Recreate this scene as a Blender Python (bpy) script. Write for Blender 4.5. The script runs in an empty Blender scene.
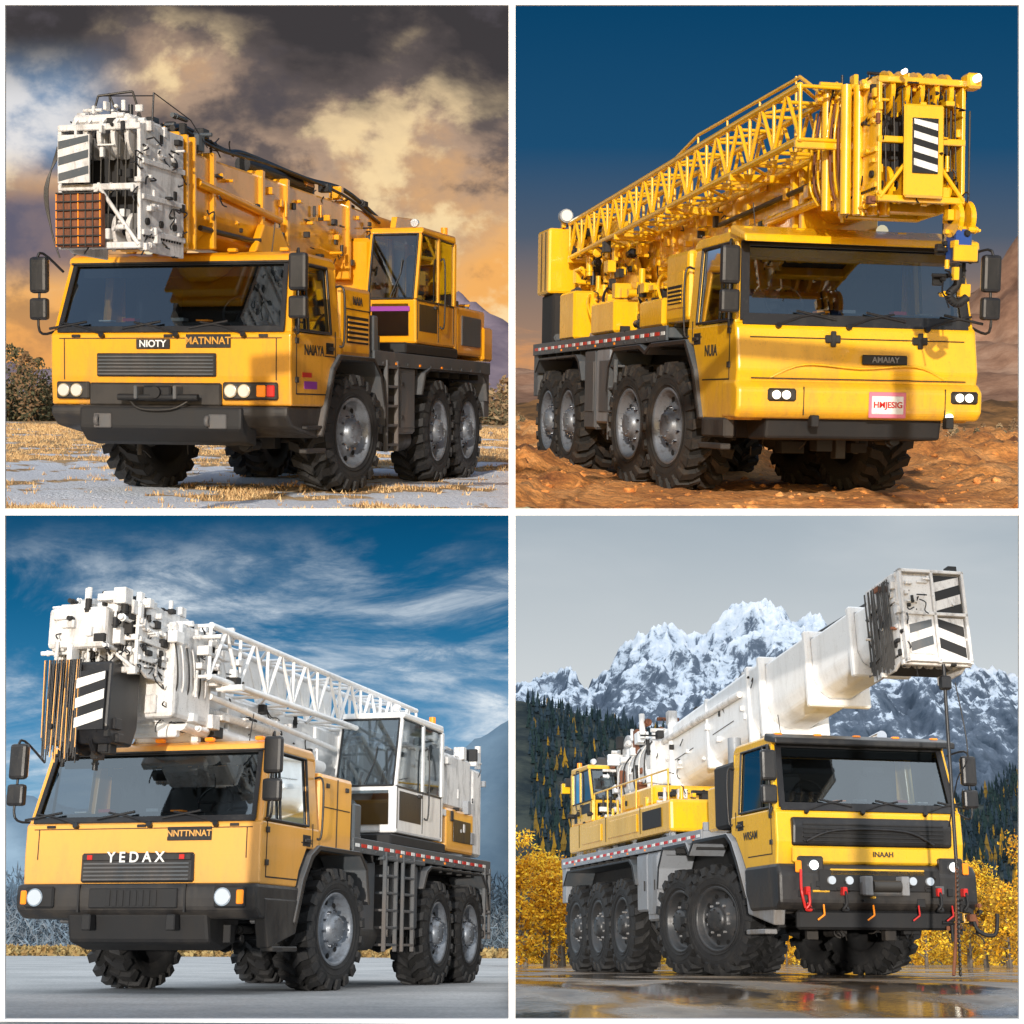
import bpy, bmesh, random
from math import *
from mathutils import Vector, Matrix, noise
R=random.Random(7)
sc=bpy.context.scene
sc.view_settings.view_transform='Standard'; sc.view_settings.look='None'; sc.view_settings.exposure=0
F=1670.
# ------------------------------------------------------------ materials
MATS={}
def newmat(name):
    m=bpy.data.materials.new(name); m.use_nodes=True; nt=m.node_tree; nt.nodes.clear()
    return m,nt,nt.nodes,nt.links
def ramp(N,stops,interp='LINEAR'):
    r=N.new('ShaderNodeValToRGB'); cr=r.color_ramp; cr.interpolation=interp
    while len(cr.elements)<len(stops): cr.elements.new(.5)
    for e,(p,c) in zip(cr.elements,stops):
        e.position=p; e.color=(c[0],c[1],c[2],1) if hasattr(c,'__len__') else (c,c,c,1)
    return r
def surf(name,col,rough=.5,metal=0,dirt=None,dfac=.35,scale=3.,coat=0,bump=0,bscale=40,streak=True,emit=None,spec=.5,low=None):
    """procedural surface: base colour, grime noise, and road dust that thickens towards the ground (low)"""
    if name in MATS: return MATS[name]
    m,nt,N,L=newmat(name)
    o=N.new('ShaderNodeOutputMaterial'); p=N.new('ShaderNodeBsdfPrincipled'); L.new(p.outputs[0],o.inputs[0])
    p.inputs['Roughness'].default_value=rough; p.inputs['Metallic'].default_value=metal
    p.inputs['Coat Weight'].default_value=coat; p.inputs['Coat Roughness'].default_value=.08
    p.inputs['Specular IOR Level'].default_value=spec
    tc=N.new('ShaderNodeTexCoord')
    if dirt is not None:
        mp=N.new('ShaderNodeMapping'); L.new(tc.outputs['Object'],mp.inputs[0]); mp.inputs['Scale'].default_value=(1,1,.3 if streak else 1)
        n=N.new('ShaderNodeTexNoise'); n.inputs['Scale'].default_value=scale; n.inputs['Detail'].default_value=9; n.inputs['Roughness'].default_value=.72
        L.new(mp.outputs[0],n.inputs['Vector'])
        r=ramp(N,[(.48,0),(.78,dfac)]); L.new(n.outputs[0],r.inputs[0])
        n2=N.new('ShaderNodeTexNoise'); n2.inputs['Scale'].default_value=scale*11; n2.inputs['Detail'].default_value=6; n2.inputs['Roughness'].default_value=.7
        L.new(tc.outputs['Object'],n2.inputs['Vector'])
        r2=ramp(N,[(.58,0),(.68,dfac*.9)]); L.new(n2.outputs[0],r2.inputs[0])
        a=N.new('ShaderNodeMath'); a.operation='ADD'; a.use_clamp=True; L.new(r.outputs[0],a.inputs[0]); L.new(r2.outputs[0],a.inputs[1]); fac=a.outputs[0]
        mx=N.new('ShaderNodeMixRGB'); mx.inputs[1].default_value=(*col,1); mx.inputs[2].default_value=(*dirt,1)
        L.new(fac,mx.inputs[0]); c_=mx.outputs[0]
        if low:
            so=N.new('ShaderNodeSeparateXYZ'); L.new(tc.outputs['Object'],so.inputs[0])
            mr=N.new('ShaderNodeMapRange'); mr.inputs[1].default_value=1.75; mr.inputs[2].default_value=.55; mr.inputs[3].default_value=0; mr.inputs[4].default_value=1.0; L.new(so.outputs[2],mr.inputs[0])
            ml=N.new('ShaderNodeMath'); ml.operation='MULTIPLY'; rn=ramp(N,[(.35,.1),(.65,.85)]); L.new(n.outputs[0],rn.inputs[0]); L.new(rn.outputs[0],ml.inputs[0]); L.new(mr.outputs[0],ml.inputs[1])
            m2=N.new('ShaderNodeMixRGB'); m2.inputs[2].default_value=(*low,1); L.new(ml.outputs[0],m2.inputs[0]); L.new(c_,m2.inputs[1]); c_=m2.outputs[0]
            ad=N.new('ShaderNodeMath'); ad.operation='ADD'; ad.use_clamp=True; L.new(fac,ad.inputs[0]); L.new(ml.outputs[0],ad.inputs[1]); fac=ad.outputs[0]
        L.new(c_,p.inputs['Base Color'])
        rr=N.new('ShaderNodeMapRange'); rr.inputs[3].default_value=rough; rr.inputs[4].default_value=min(1,rough+.45); L.new(fac,rr.inputs[0]); L.new(rr.outputs[0],p.inputs['Roughness'])
        if coat:
            cm=N.new('ShaderNodeMapRange'); cm.inputs[3].default_value=coat; cm.inputs[4].default_value=0; L.new(fac,cm.inputs[0]); L.new(cm.outputs[0],p.inputs['Coat Weight'])
    else: p.inputs['Base Color'].default_value=(*col,1)
    if bump:
        n3=N.new('ShaderNodeTexNoise'); n3.inputs['Scale'].default_value=bscale; n3.inputs['Detail'].default_value=5; L.new(tc.outputs['Object'],n3.inputs['Vector'])
        b=N.new('ShaderNodeBump'); b.inputs['Strength'].default_value=bump; b.inputs['Distance'].default_value=.01; L.new(n3.outputs[0],b.inputs['Height']); L.new(b.outputs[0],p.inputs['Normal'])
    if emit:
        p.inputs['Emission Color'].default_value=(*emit[:3],1); p.inputs['Emission Strength'].default_value=emit[3]; m.cycles.emission_sampling='NONE'
    MATS[name]=m; return m
def glassmat(name,tint,refl=.12):
    m,nt,N,L=newmat(name)
    o=N.new('ShaderNodeOutputMaterial'); t=N.new('ShaderNodeBsdfTransparent'); t.inputs[0].default_value=(*tint,1)
    g=N.new('ShaderNodeBsdfGlossy'); g.inputs['Roughness'].default_value=.03; g.inputs[0].default_value=(.85,.94,1,1)
    lw=N.new('ShaderNodeFresnel'); lw.inputs[0].default_value=1.5
    a=N.new('ShaderNodeMath'); a.operation='ADD'; a.inputs[1].default_value=refl; a.use_clamp=True; L.new(lw.outputs[0],a.inputs[0])
    mx=N.new('ShaderNodeMixShader'); L.new(a.outputs[0],mx.inputs[0]); L.new(t.outputs[0],mx.inputs[1]); L.new(g.outputs[0],mx.inputs[2]); L.new(mx.outputs[0],o.inputs[0])
    MATS[name]=m; return m
Y1=surf('paint_amber',(.82,.36,.006),.28,dirt=(.28,.12,.02),dfac=.4,coat=.7,low=(.30,.16,.06))
Y2=surf('paint_yellow',(.90,.48,.008),.26,dirt=(.33,.16,.02),dfac=.4,coat=.7,low=(.42,.21,.07))
Y3=surf('paint_orange',(.84,.40,.07),.3,dirt=(.4,.2,.05),dfac=.3,coat=.7,low=(.5,.28,.10))
Y4=surf('paint_sun_yellow',(.84,.46,.012),.26,dirt=(.3,.15,.03),dfac=.45,coat=.7,low=(.35,.2,.06))
WH=surf('paint_white',(.80,.80,.80),.35,dirt=(.25,.22,.19),dfac=.4,scale=4,coat=.4)
WD=surf('paint_white_worn',(.68,.67,.66),.5,dirt=(.10,.08,.07),dfac=.85,scale=8)
GR=surf('grey_steel',(.065,.078,.09),.42,dirt=(.18,.15,.13),dfac=.5,low=(.14,.11,.09))
LG=surf('light_grey_steel',(.26,.28,.31),.42,dirt=(.12,.10,.08),dfac=.5,low=(.17,.14,.11))
BK=surf('black_plastic',(.012,.012,.014),.38,dirt=(.05,.045,.04),dfac=.5,low=(.055,.045,.035))
DK=surf('dark_chassis',(.008,.008,.009),.65,dirt=(.035,.028,.022),dfac=.5)
RB=surf('tyre_rubber',(.012,.012,.013),.7,dirt=(.045,.040,.034),dfac=.5,scale=6,bump=.5,streak=False)
RBG=surf('wheel_recess_shade',(.003,.003,.003),.9)  # recess shade painted as near-black in tread gaps and rim holes
RBM=surf('tyre_rubber_muddy',(.018,.017,.016),.75,dirt=(.10,.06,.03),dfac=.5,scale=5,bump=.5,streak=False)
RM=surf('rim_steel',(.19,.21,.24),.4,metal=.4,dirt=(.05,.04,.035),dfac=.85,scale=9,streak=False)
RK=surf('rim_black',(.035,.037,.04),.38,metal=.2,dirt=(.10,.08,.07),dfac=.5,scale=9,streak=False)
CH=surf('chrome',(.7,.7,.72),.15,metal=1)
CB=surf('cable_steel',(.06,.055,.05),.5,metal=.5)
RED=surf('red_plastic',(.55,.02,.015),.35); ORG=surf('amber_lens',(.9,.25,.01),.2,emit=(1,.3,.02,.25))
LENS=surf('lamp_lens',(.75,.77,.8),.12,metal=.6,emit=(1,.95,.85,.12)); LIT=surf('lamp_lens_lit',(.9,.9,.85),.2,emit=(1,.93,.75,2.5))
SEAT=surf('seat_fabric',(.05,.05,.055),.9); INT=surf('cab_interior',(.018,.018,.02),.8); BLUE=surf('blue_paint',(.02,.07,.3),.4); PINK=surf('pink_plate',(.7,.2,.28),.4)
WT=surf('white_marking',(.8,.8,.78),.5,dirt=(.3,.27,.22),dfac=.6,scale=9); PUR=surf('purple_decal',(.25,.03,.3),.5)
GL=glassmat('tinted_glass',(.36,.42,.46),.13)
RUST=surf('rusty_net',(.20,.07,.03),.8,dirt=(.03,.02,.02),dfac=1.,scale=12)
# ------------------------------------------------------------ mesh toolkit
class Part:
    def __init__(s,name): s.name=name; s.v=[]; s.f=[]; s.m=[]; s.sm=[]; s.mats=[]; s.xf=None
    def add(s,vs,fs,mat,smooth=False):
        if mat not in s.mats: s.mats.append(mat)
        k=s.mats.index(mat); n=len(s.v)
        for p in vs:
            p=tuple(p)
            s.v.append(s.xf(p) if s.xf else p)
        for f in fs: s.f.append(tuple(i+n for i in f)); s.m.append(k); s.sm.append(smooth)
    def solid(s,vs,fs,mat,b=0,seg=2):
        if b<=0: s.add(vs,fs,mat); return
        bm=bmesh.new(); bv=[bm.verts.new(p) for p in vs]
        for f in fs: bm.faces.new([bv[i] for i in f])
        bmesh.ops.recalc_face_normals(bm,faces=bm.faces[:])
        ed=[e for e in bm.edges if len(e.link_faces)==2 and e.calc_face_angle(0)>.3]
        bmesh.ops.bevel(bm,geom=ed,offset=b,segments=seg,profile=.5,affect='EDGES',clamp_overlap=True)
        bm.verts.index_update()
        s.add([v.co[:] for v in bm.verts],[[v.index for v in f.verts] for f in bm.faces],mat); bm.free()
    def hexa(s,p,mat,b=0,seg=2):
        s.solid(p,[(0,1,2,3),(4,7,6,5),(0,4,5,1),(1,5,6,2),(2,6,7,3),(3,7,4,0)],mat,b,seg)
    def box(s,x0,x1,y0,y1,z0,z1,mat,b=.01,seg=1):
        s.hexa([(x0,y0,z0),(x1,y0,z0),(x1,y1,z0),(x0,y1,z0),(x0,y0,z1),(x1,y0,z1),(x1,y1,z1),(x0,y1,z1)],mat,b,seg)
    def prism(s,pts,x0,x1,mat,b=.02,axis='x',seg=2,x1f=None):
        n=len(pts)
        if axis=='x': A=[(x0,a,c) for a,c in pts]; B=[(x1,a,c) for a,c in pts]
        elif axis=='y': A=[(a,x0,c) for a,c in pts]; B=[(a,x1,c) for a,c in pts]
        else: A=[(a,c,x0) for a,c in pts]; B=[(a,c,x1) for a,c in pts]
        s.solid(A+B,[tuple(range(n)),tuple(range(2*n-1,n-1,-1))]+[(i,(i+1)%n,n+(i+1)%n,n+i) for i in range(n)],mat,b,seg)
    def cyl(s,p0,p1,r,mat,n=10,r2=None):
        p0=Vector(p0);p1=Vector(p1);d=(p1-p0)
        if d.length<1e-6: return
        d.normalize(); a=d.orthogonal().normalized(); b=d.cross(a); r2=r if r2 is None else r2
        vs=[p0+(a*cos(t)+b*sin(t))*r for t in [2*pi*i/n for i in range(n)]]+[p1+(a*cos(t)+b*sin(t))*r2 for t in [2*pi*i/n for i in range(n)]]
        s.add(vs,[(i,(i+1)%n,n+(i+1)%n,n+i) for i in range(n)],mat,True)
        s.add(vs,[tuple(range(n)),tuple(range(2*n-1,n-1,-1))],mat)
    def path(s,pts,r,mat,n=6):
        for a,b in zip(pts[:-1],pts[1:]): s.cyl(a,b,r,mat,n)
    def hose(s,pts,r,mat,n=6,sub=5):
        P=[Vector(q) for q in pts]; P=[P[0]]+P+[P[-1]]; out=[]
        for i in range(1,len(P)-2):
            for k in range(sub):
                t=k/sub; a,b,c,d=P[i-1],P[i],P[i+1],P[i+2]
                out.append(.5*((2*b)+(c-a)*t+(2*a-5*b+4*c-d)*t*t+(3*b-a-3*c+d)*t**3))
        out.append(P[-1]); s.path(out,r,mat,n)
    def strip(s,path,x0,x1,th,mat,b=.008):
        up=[];m=len(path)
        for i,(y,z) in enumerate(path):
            a=Vector(path[max(0,i-1)]);c=Vector(path[min(m-1,i+1)]);t=(c-a).normalized(); up.append((y-t.y*th,z+t.x*th))
        s.prism(list(path)+up[::-1],x0,x1,mat,b,seg=1)
    def lathe(s,prof,c,mat,n=40,smooth=True):
        vs=[];k=len(prof)
        for i in range(n):
            t=2*pi*i/n
            for x,r in prof: vs.append((c[0]+x,c[1]+r*cos(t),c[2]+r*sin(t)))
        fs=[(i*k+j,i*k+j+1,((i+1)%n)*k+j+1,((i+1)%n)*k+j) for i in range(n) for j in range(k-1)]
        s.add(vs,fs,mat,smooth)
    def build(s,parent=None,sx=1,mw=None):
        me=bpy.data.meshes.new(s.name)
        me.from_pydata([(v[0]*sx,v[1],v[2]) for v in s.v],[],s.f)
        for m in s.mats: me.materials.append(m)
        me.polygons.foreach_set('material_index',s.m); me.polygons.foreach_set('use_smooth',s.sm)
        bm=bmesh.new(); bm.from_mesh(me); bmesh.ops.recalc_face_normals(bm,faces=bm.faces[:]); bm.to_mesh(me); bm.free()
        o=bpy.data.objects.new(s.name,me); sc.collection.objects.link(o)
        if parent: o.parent=parent
        if mw: o.matrix_world=mw
        return o
def label(txt,root,sx,loc,size,mat,side=False,ext=.004):
    c=bpy.data.curves.new('lettering','FONT'); c.body=txt; c.size=size; c.extrude=ext; c.align_x='CENTER'; c.align_y='CENTER'; c.offset=size*.018
    c.materials.append(mat); o=bpy.data.objects.new('lettering',c); sc.collection.objects.link(o); o.parent=root
    o.location=(loc[0]*sx,loc[1],loc[2]); o.rotation_euler=(pi/2,0,(pi/2 if sx>0 else -pi/2) if side else 0); return o
# ------------------------------------------------------------ wheel
HEX=[(0,1,2,3),(4,7,6,5),(0,4,5,1),(1,5,6,2),(2,6,7,3),(3,7,4,0)]
def wheel_mesh(name,Rw,w,rub,rim,seed=0):
    p=Part(name); rr=Rw*.57; tb=Rw-.06
    p.lathe([(-.10,rr*.98),(-.03,rr*1.0),(.0,rr*1.05),(.012,rr*1.2),(.018,rr*1.35),(.006,Rw*.85),(-.015,Rw*.89)],(0,0,0),rub,48)
    p.lathe([(-.015,Rw*.89),(-.05,tb),(-w/2,tb+.004),(-w+.05,tb),(-w+.015,Rw*.89)],(0,0,0),RBG,48)
    p.lathe([(-w+.015,Rw*.89),(-w-.01,Rw*.8),(-w,rr),(-w+.08,rr*.98)],(0,0,0),rub,48)
    for q in (rr*1.12,rr*1.3): p.lathe([(.012,q-.006),(.024,q),(.012,q+.006)],(0,0,0),rub,48)
    n=20
    def P(x,a,rad): return (x,rad*cos(a),rad*sin(a))
    for i in range(n):
        for row in (0,1):
            t=2*pi*(i+(.5 if row else 0))/n; dt=2*pi/n*.27; sk=2*pi/n*.5
            xa,xb,xc=(.006,-w*.27,-w*.47) if row==0 else (-w-.006,-w*.73,-w*.53)
            for (x0,x1,s0,s1,w0,w1,r0,r1) in [(xa,xb,0,sk*.35,1.05,1.,Rw-.012,Rw),(xb,xc,sk*.5,sk*1.35,.95,.6,Rw,Rw)]:
                a0,a1=t+s0,t+s1
                p.add([P(x0,a0-dt*w0,tb-.02),P(x0,a0+dt*w0,tb-.02),P(x1,a1+dt*w1,tb-.02),P(x1,a1-dt*w1,tb-.02),P(x0,a0-dt*w0*.86,r0),P(x0,a0+dt*w0*.86,r0),P(x1,a1+dt*w1*.86,r1),P(x1,a1-dt*w1*.86,r1)],HEX,rub)
            sx=1 if row==0 else -1; x0=.0 if row==0 else -w; e=1.05
            p.add([P(x0-.03*sx,t-dt*e,Rw*.92),P(x0-.03*sx,t+dt*e,Rw*.92),P(x0+.005*sx,t+dt*.8,Rw*.80),P(x0+.005*sx,t-dt*.8,Rw*.80),P(x0+.014*sx,t-dt*e*.9,Rw-.014),P(x0+.014*sx,t+dt*e*.9,Rw-.014),P(x0+.040*sx,t+dt*.7,Rw*.82),P(x0+.040*sx,t-dt*.7,Rw*.82)],HEX,rub)
    p.lathe([(.0,rr*1.04),(.012,rr*1.0),(-.015,rr*.93),(-.09,rr*.90),(-.12,rr*.82),(-.115,rr*.7),(-.06,rr*.55),(-.045,rr*.42),(-.01,rr*.40),(.03,rr*.36),(.045,rr*.26),(.05,.0)],(0,0,0),rim,40)
    p.lathe([(-w,rr*1.02),(-w+.1,rr*.9),(-w+.12,0)],(0,0,0),DK,24)
    for i in range(10):
        t=2*pi*i/10; y,z=rr*.5*cos(t),rr*.5*sin(t); p.cyl((-.06,y,z),(-.02,y,z),.017,CH if rim is RM else LG,6)
        t+=pi/10; y,z=rr*.76*cos(t),rr*.76*sin(t); p.cyl((-.119,y,z),(-.108,y,z),rr*.085,RBG,8)
    for i in range(8):
        t=2*pi*i/8; y,z=rr*.3*cos(t),rr*.3*sin(t); p.cyl((.03,y,z),(.055,y,z),.011,rim,6)
    return p
# ------------------------------------------------------------ shared crane parts
def greeble(p,bx,n,mats,seed,s=(.04,.16)):
    r=random.Random(seed); x0,x1,y0,y1,z0,z1=bx
    for i in range(n):
        x=r.uniform(x0,x1);y=r.uniform(y0,y1);z=r.uniform(z0,z1);a=r.uniform(*s);b=r.uniform(*s);c=r.uniform(*s);m=r.choice(mats);k=r.random()
        if k<.42: p.box(x-a/2,x+a/2,y-b/2,y+b/2,z-c/2,z+c/2,m,.006)
        elif k<.76:
            d=r.choice([(1,0,0),(0,1,0),(0,0,1)]); v=Vector((x,y,z)); p.cyl(v-Vector(d)*a,v+Vector(d)*a,b*.25,m,10); p.cyl(v-Vector(d)*a*.6,v-Vector(d)*a*.45,b*.33,m,10)
        else:
            q=[Vector((x,y,z))]
            for j in range(3): q.append(q[-1]+Vector((r.uniform(-1,1)*.03,r.uniform(-1,1)*.13,r.uniform(-1,.4)*.10)))
            p.hose(q,.008,BK,5,3)
def sheave(p,x,y,z,r,mat,w=.05):
    p.lathe([(-w/2,.03),(-w/2,r*.75),(-w/2,r),(-w*.1,r*.9),(w*.1,r*.9),(w/2,r),(w/2,r*.75),(w/2,.03)],(x,y,z),mat,24,False)
    p.cyl((x-w*.8,y,z),(x+w*.8,y,z),.045,DK,10)
def lattice(p,y0,y1,x0,x1,z0,z1,n,r,mat):
    for x in (x0,x1):
        for z in (z0,z1): p.cyl((x,y0,z),(x,y1,z),r,mat,10)
    d=(y1-y0)/n
    for i in range(n+1):
        y=y0+i*d
        for x in (x0,x1): p.cyl((x,y,z0),(x,y,z1),r*.55,mat,8)
        for z in (z0,z1): p.cyl((x0,y,z),(x1,y,z),r*.55,mat,8)
        if i<n:
            for x in (x0,x1): p.cyl((x,y,z0),(x,y+d*.5,z1),r*.6,mat,8); p.cyl((x,y+d*.5,z1),(x,y+d,z0),r*.6,mat,8)
            for z in (z0,z1):
                a,b=(x0,x1) if i%2 else (x1,x0); p.cyl((a,y,z),(b,y+d,z),r*.5,mat,8)
def hazard(p,x0,x1,z0,z1,y,n=4,c1=None,c2=None,dirn=1):
    c1=c1 or BK; c2=c2 or WT
    p.box(x0,x1,y,y+.02,z0,z1,c1,.003)
    st=(z1-z0)/n
    for i in range(n):
        a=z0+i*st+st*.1; q=[(x0+.01,a),(x1-.01,a+st*.45*1),(x1-.01,min(z1-.01,a+st*.95)),(x0+.01,min(z1-.01,a+st*.5))]
        if dirn<0: q=[(x0+x1-u,v) for u,v in q]
        q=[(u,min(max(v,z0+.01),z1-.01)) for u,v in q]
        p.prism(q,y-.004,y,c2,0,axis='y')
def boomsec(p,w,zt,zb,y0,y1,mat,b=.03):
    h=zt-zb; q=[(-w,zt),(w,zt),(w,zb+h*.32),(w*.82,zb+h*.12),(w*.4,zb),(-w*.4,zb),(-w*.82,zb+h*.12),(-w,zb+h*.32)]
    p.prism(q,y0,y1,mat,b,axis='y')
def boomhead(p,w,y0,y1,z0,z1,mat,seed,worn=None,accent=()):
    worn=worn or WD
    for sx in (-1,1):
        x=sx*w
        q=[(y0,z0+.1),(y0,z1-.05),(y0+.08,z1),(y1,z1),(y1,z0),(y0+.25,z0)]
        p.prism(q,x-.02,x+.02,mat,.008)
        xs=x+sx*.023
        for k in range(3):
            z=z0+.15+(z1-z0-.2)*k/3.; p.box(xs-.012,xs+.02,y0+.03,y1,z,z+.05,mat,.005)
        for k in range(3): yy=y0+.12+(y1-y0-.2)*k/2.5; p.cyl((x-.03*sx,yy,z1-.25),(x+.05*sx,yy,z1-.25),.05,worn,12); p.cyl((x,yy,z0+.28),(x+.045*sx,yy,z0+.28),.035,DK,12)
        for k in range(14): p.cyl((xs,y0+.06+(y1-y0-.1)*k/14,z0+.14),(xs+sx*.012,y0+.06+(y1-y0-.1)*k/14,z0+.14),.012,DK,6)
    for k in range(5): sheave(p,-w*.7+k*w*.35,y0+.2,z1-.12,.2,worn)
    for k in range(5): sheave(p,-w*.7+k*w*.35,y0+.18,z0+.2,.17,worn)
    p.box(-w,w,y0+.3,y1,z0+.1,z1-.1,DK,.01)
    for z in (z0+.05,(z0+z1)/2,z1-.04): p.box(-w-.02,w+.02,y0-.01,y0+.06,z-.03,z+.03,mat,.008)
    p.cyl((-w,y0,z0+.05),(w*.0,y0,(z0+z1)/2),.022,mat,8);p.cyl((w,y0,z0+.05),(0,y0,(z0+z1)/2),.022,mat,8)
    for k in range(9):
        x=-w*.85+k*w*.21; p.cyl((x,y0+.02,z0+.2),(x+.02,y0+.03,z1-.1),.008,CB,5)
    greeble(p,(-w,w,y0+.03,y1,z1-.05,z1+.06),22,[mat,worn,mat,DK],seed,(.04,.13))
    greeble(p,(-w,w,y0-.03,y0+.1,z0,z1),44,[mat,worn,DK],seed+1,(.03,.10))
    greeble(p,(w,w+.05,y0,y1,z0,z1),54,[mat,worn,mat,DK]+list(accent),seed+2,(.03,.10))
    greeble(p,(-w-.04,-w,y0,y1,z0,z1),12,[mat,worn,DK],seed+3,(.03,.1))
def opcab(p,x0,x1,y0,y1,z0,z1,mat,g,trim=None):
    trim=trim or BK
    zl=z0+(z1-z0)*.38; sl=.16
    p.prism([(y0-.02,z0),(y0-.05,zl),(y1,zl),(y1,z0)],x0,x1,mat,.03)
    p.prism([(y0+sl,z1-.08),(y0+sl+.04,z1),(y1-.03,z1+.02),(y1,z1-.08)],x0-.01,x1+.01,mat,.025)
    t=.045
    def post(x,ya,yb,za=zl,zb=z1-.08,m=mat,w=t):
        p.hexa([(x-w/2,ya,za),(x+w/2,ya,za),(x+w/2,ya+w*1.3,za),(x-w/2,ya+w*1.3,za),(x-w/2,yb,zb),(x+w/2,yb,zb),(x+w/2,yb+w*1.3,zb),(x-w/2,yb+w*1.3,zb)],m,.008)
    ym=y0+(y1-y0)*.52
    for x in (x0+t/2,x1-t/2): post(x,y0-.04,y0+sl); post(x,ym,ym,m=mat,w=.06); post(x,y1-.09,y1-.09,m=mat,w=.07)
    p.box(x0,x1,y1-.03,y1,z0,z1-.06,mat,.005)
    def pane(a,b,c,d): g.add([a,b,c,d],[(0,1,2,3)],GL)
    pane((x0+t,y0-.035,zl),(x1-t,y0-.035,zl),(x1-t,y0+sl+.005,z1-.08),(x0+t,y0+sl+.005,z1-.08))
    p.path([(x0+t,y0-.045,zl),(x1-t,y0-.045,zl),(x1-t,y0+sl-.005,z1-.09),(x0+t,y0+sl-.005,z1-.09),(x0+t,y0-.045,zl)],.014,trim)
    g.add([(x0+.1,y0-.052,z0+.1),(x1-.1,y0-.052,z0+.1),(x1-.1,y0-.058,zl-.06),(x0+.1,y0-.058,zl-.06)],[(0,1,2,3)],GL)
    p.box(x0+.1,x1-.1,y0-.045,y0-.04,z0+.1,zl-.06,DK,0)
    for x in (x0+.01,x1-.01):
        pane((x,y0+.02,zl),(x,ym,zl),(x,ym,z1-.08),(x,y0+sl+.05,z1-.08)); pane((x,ym+.06,zl),(x,y1-.1,zl),(x,y1-.1,z1-.08),(x,ym+.06,z1-.08))
    p.box(x1,x1+.006,y0+.08,ym-.04,z0+.16,zl-.06,trim,.002)
    for (a,b,c,d) in [(y0+.0,ym,zl-.025,zl),(ym+.05,y1-.08,zl-.025,zl),(y0+sl,ym,z1-.1,z1-.085),(ym+.05,y1-.08,z1-.1,z1-.085)]: p.box(x1,x1+.008,a,b,c,d,trim,.002)
    for yy in (y0-.01,ym+.02,y1-.1): p.box(x1,x1+.005,yy,yy+.015,z0+.05,zl,trim,0)
    p.hose([(x1+.0,ym+.1,z0+.25),(x1+.06,ym+.1,z0+.3),(x1+.06,ym+.1,zl+.5),(x1-.0,ym+.1,zl+.55)],.012,trim)
    p.box(x1,x1+.03,ym-.16,ym-.05,zl-.09,zl-.05,trim,.004)
    xm=(x0+x1)/2
    p.box(xm-.2,xm+.2,ym-.1,ym+.35,zl-.02,zl+.1,SEAT,.03); p.box(xm-.2,xm+.2,ym+.28,ym+.4,zl+.1,zl+.65,SEAT,.04); p.box(xm-.1,xm+.1,ym+.3,ym+.38,zl+.67,zl+.85,SEAT,.03)
    p.cyl((xm-.15,y0+.15,zl),(xm-.15,y0+.25,zl+.2),.02,BK); p.cyl((xm+.15,y0+.15,zl),(xm+.15,y0+.25,zl+.2),.02,BK)
    p.path([(xm,y0-.06,zl+.02),(xm+.1,y0+.03,zl+.3),(xm+.12,y0+.06,zl+.5)],.008,BK)
    p.cyl((x1-.1,y0+sl+.0,z1+.05),(x1-.1,y0+sl+.06,z1+.05),.05,LENS,12); p.cyl((x1-.1,y1-.2,z1),(x1-.1,y1-.2,z1+.12),.045,ORG,12)
def ladder(p,x,y0,y1,z0,z1,n,mat=None):
    mat=mat or GR
    for y in (y0,y1): p.box(x-.02,x+.03,y-.02,y+.02,z0,z1,mat,.006)
    for i in range(n): z=z0+.08+(z1-z0-.16)*i/(n-1); p.box(x-.12,x+.03,y0,y1,z-.015,z+.015,mat,.004)
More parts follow.
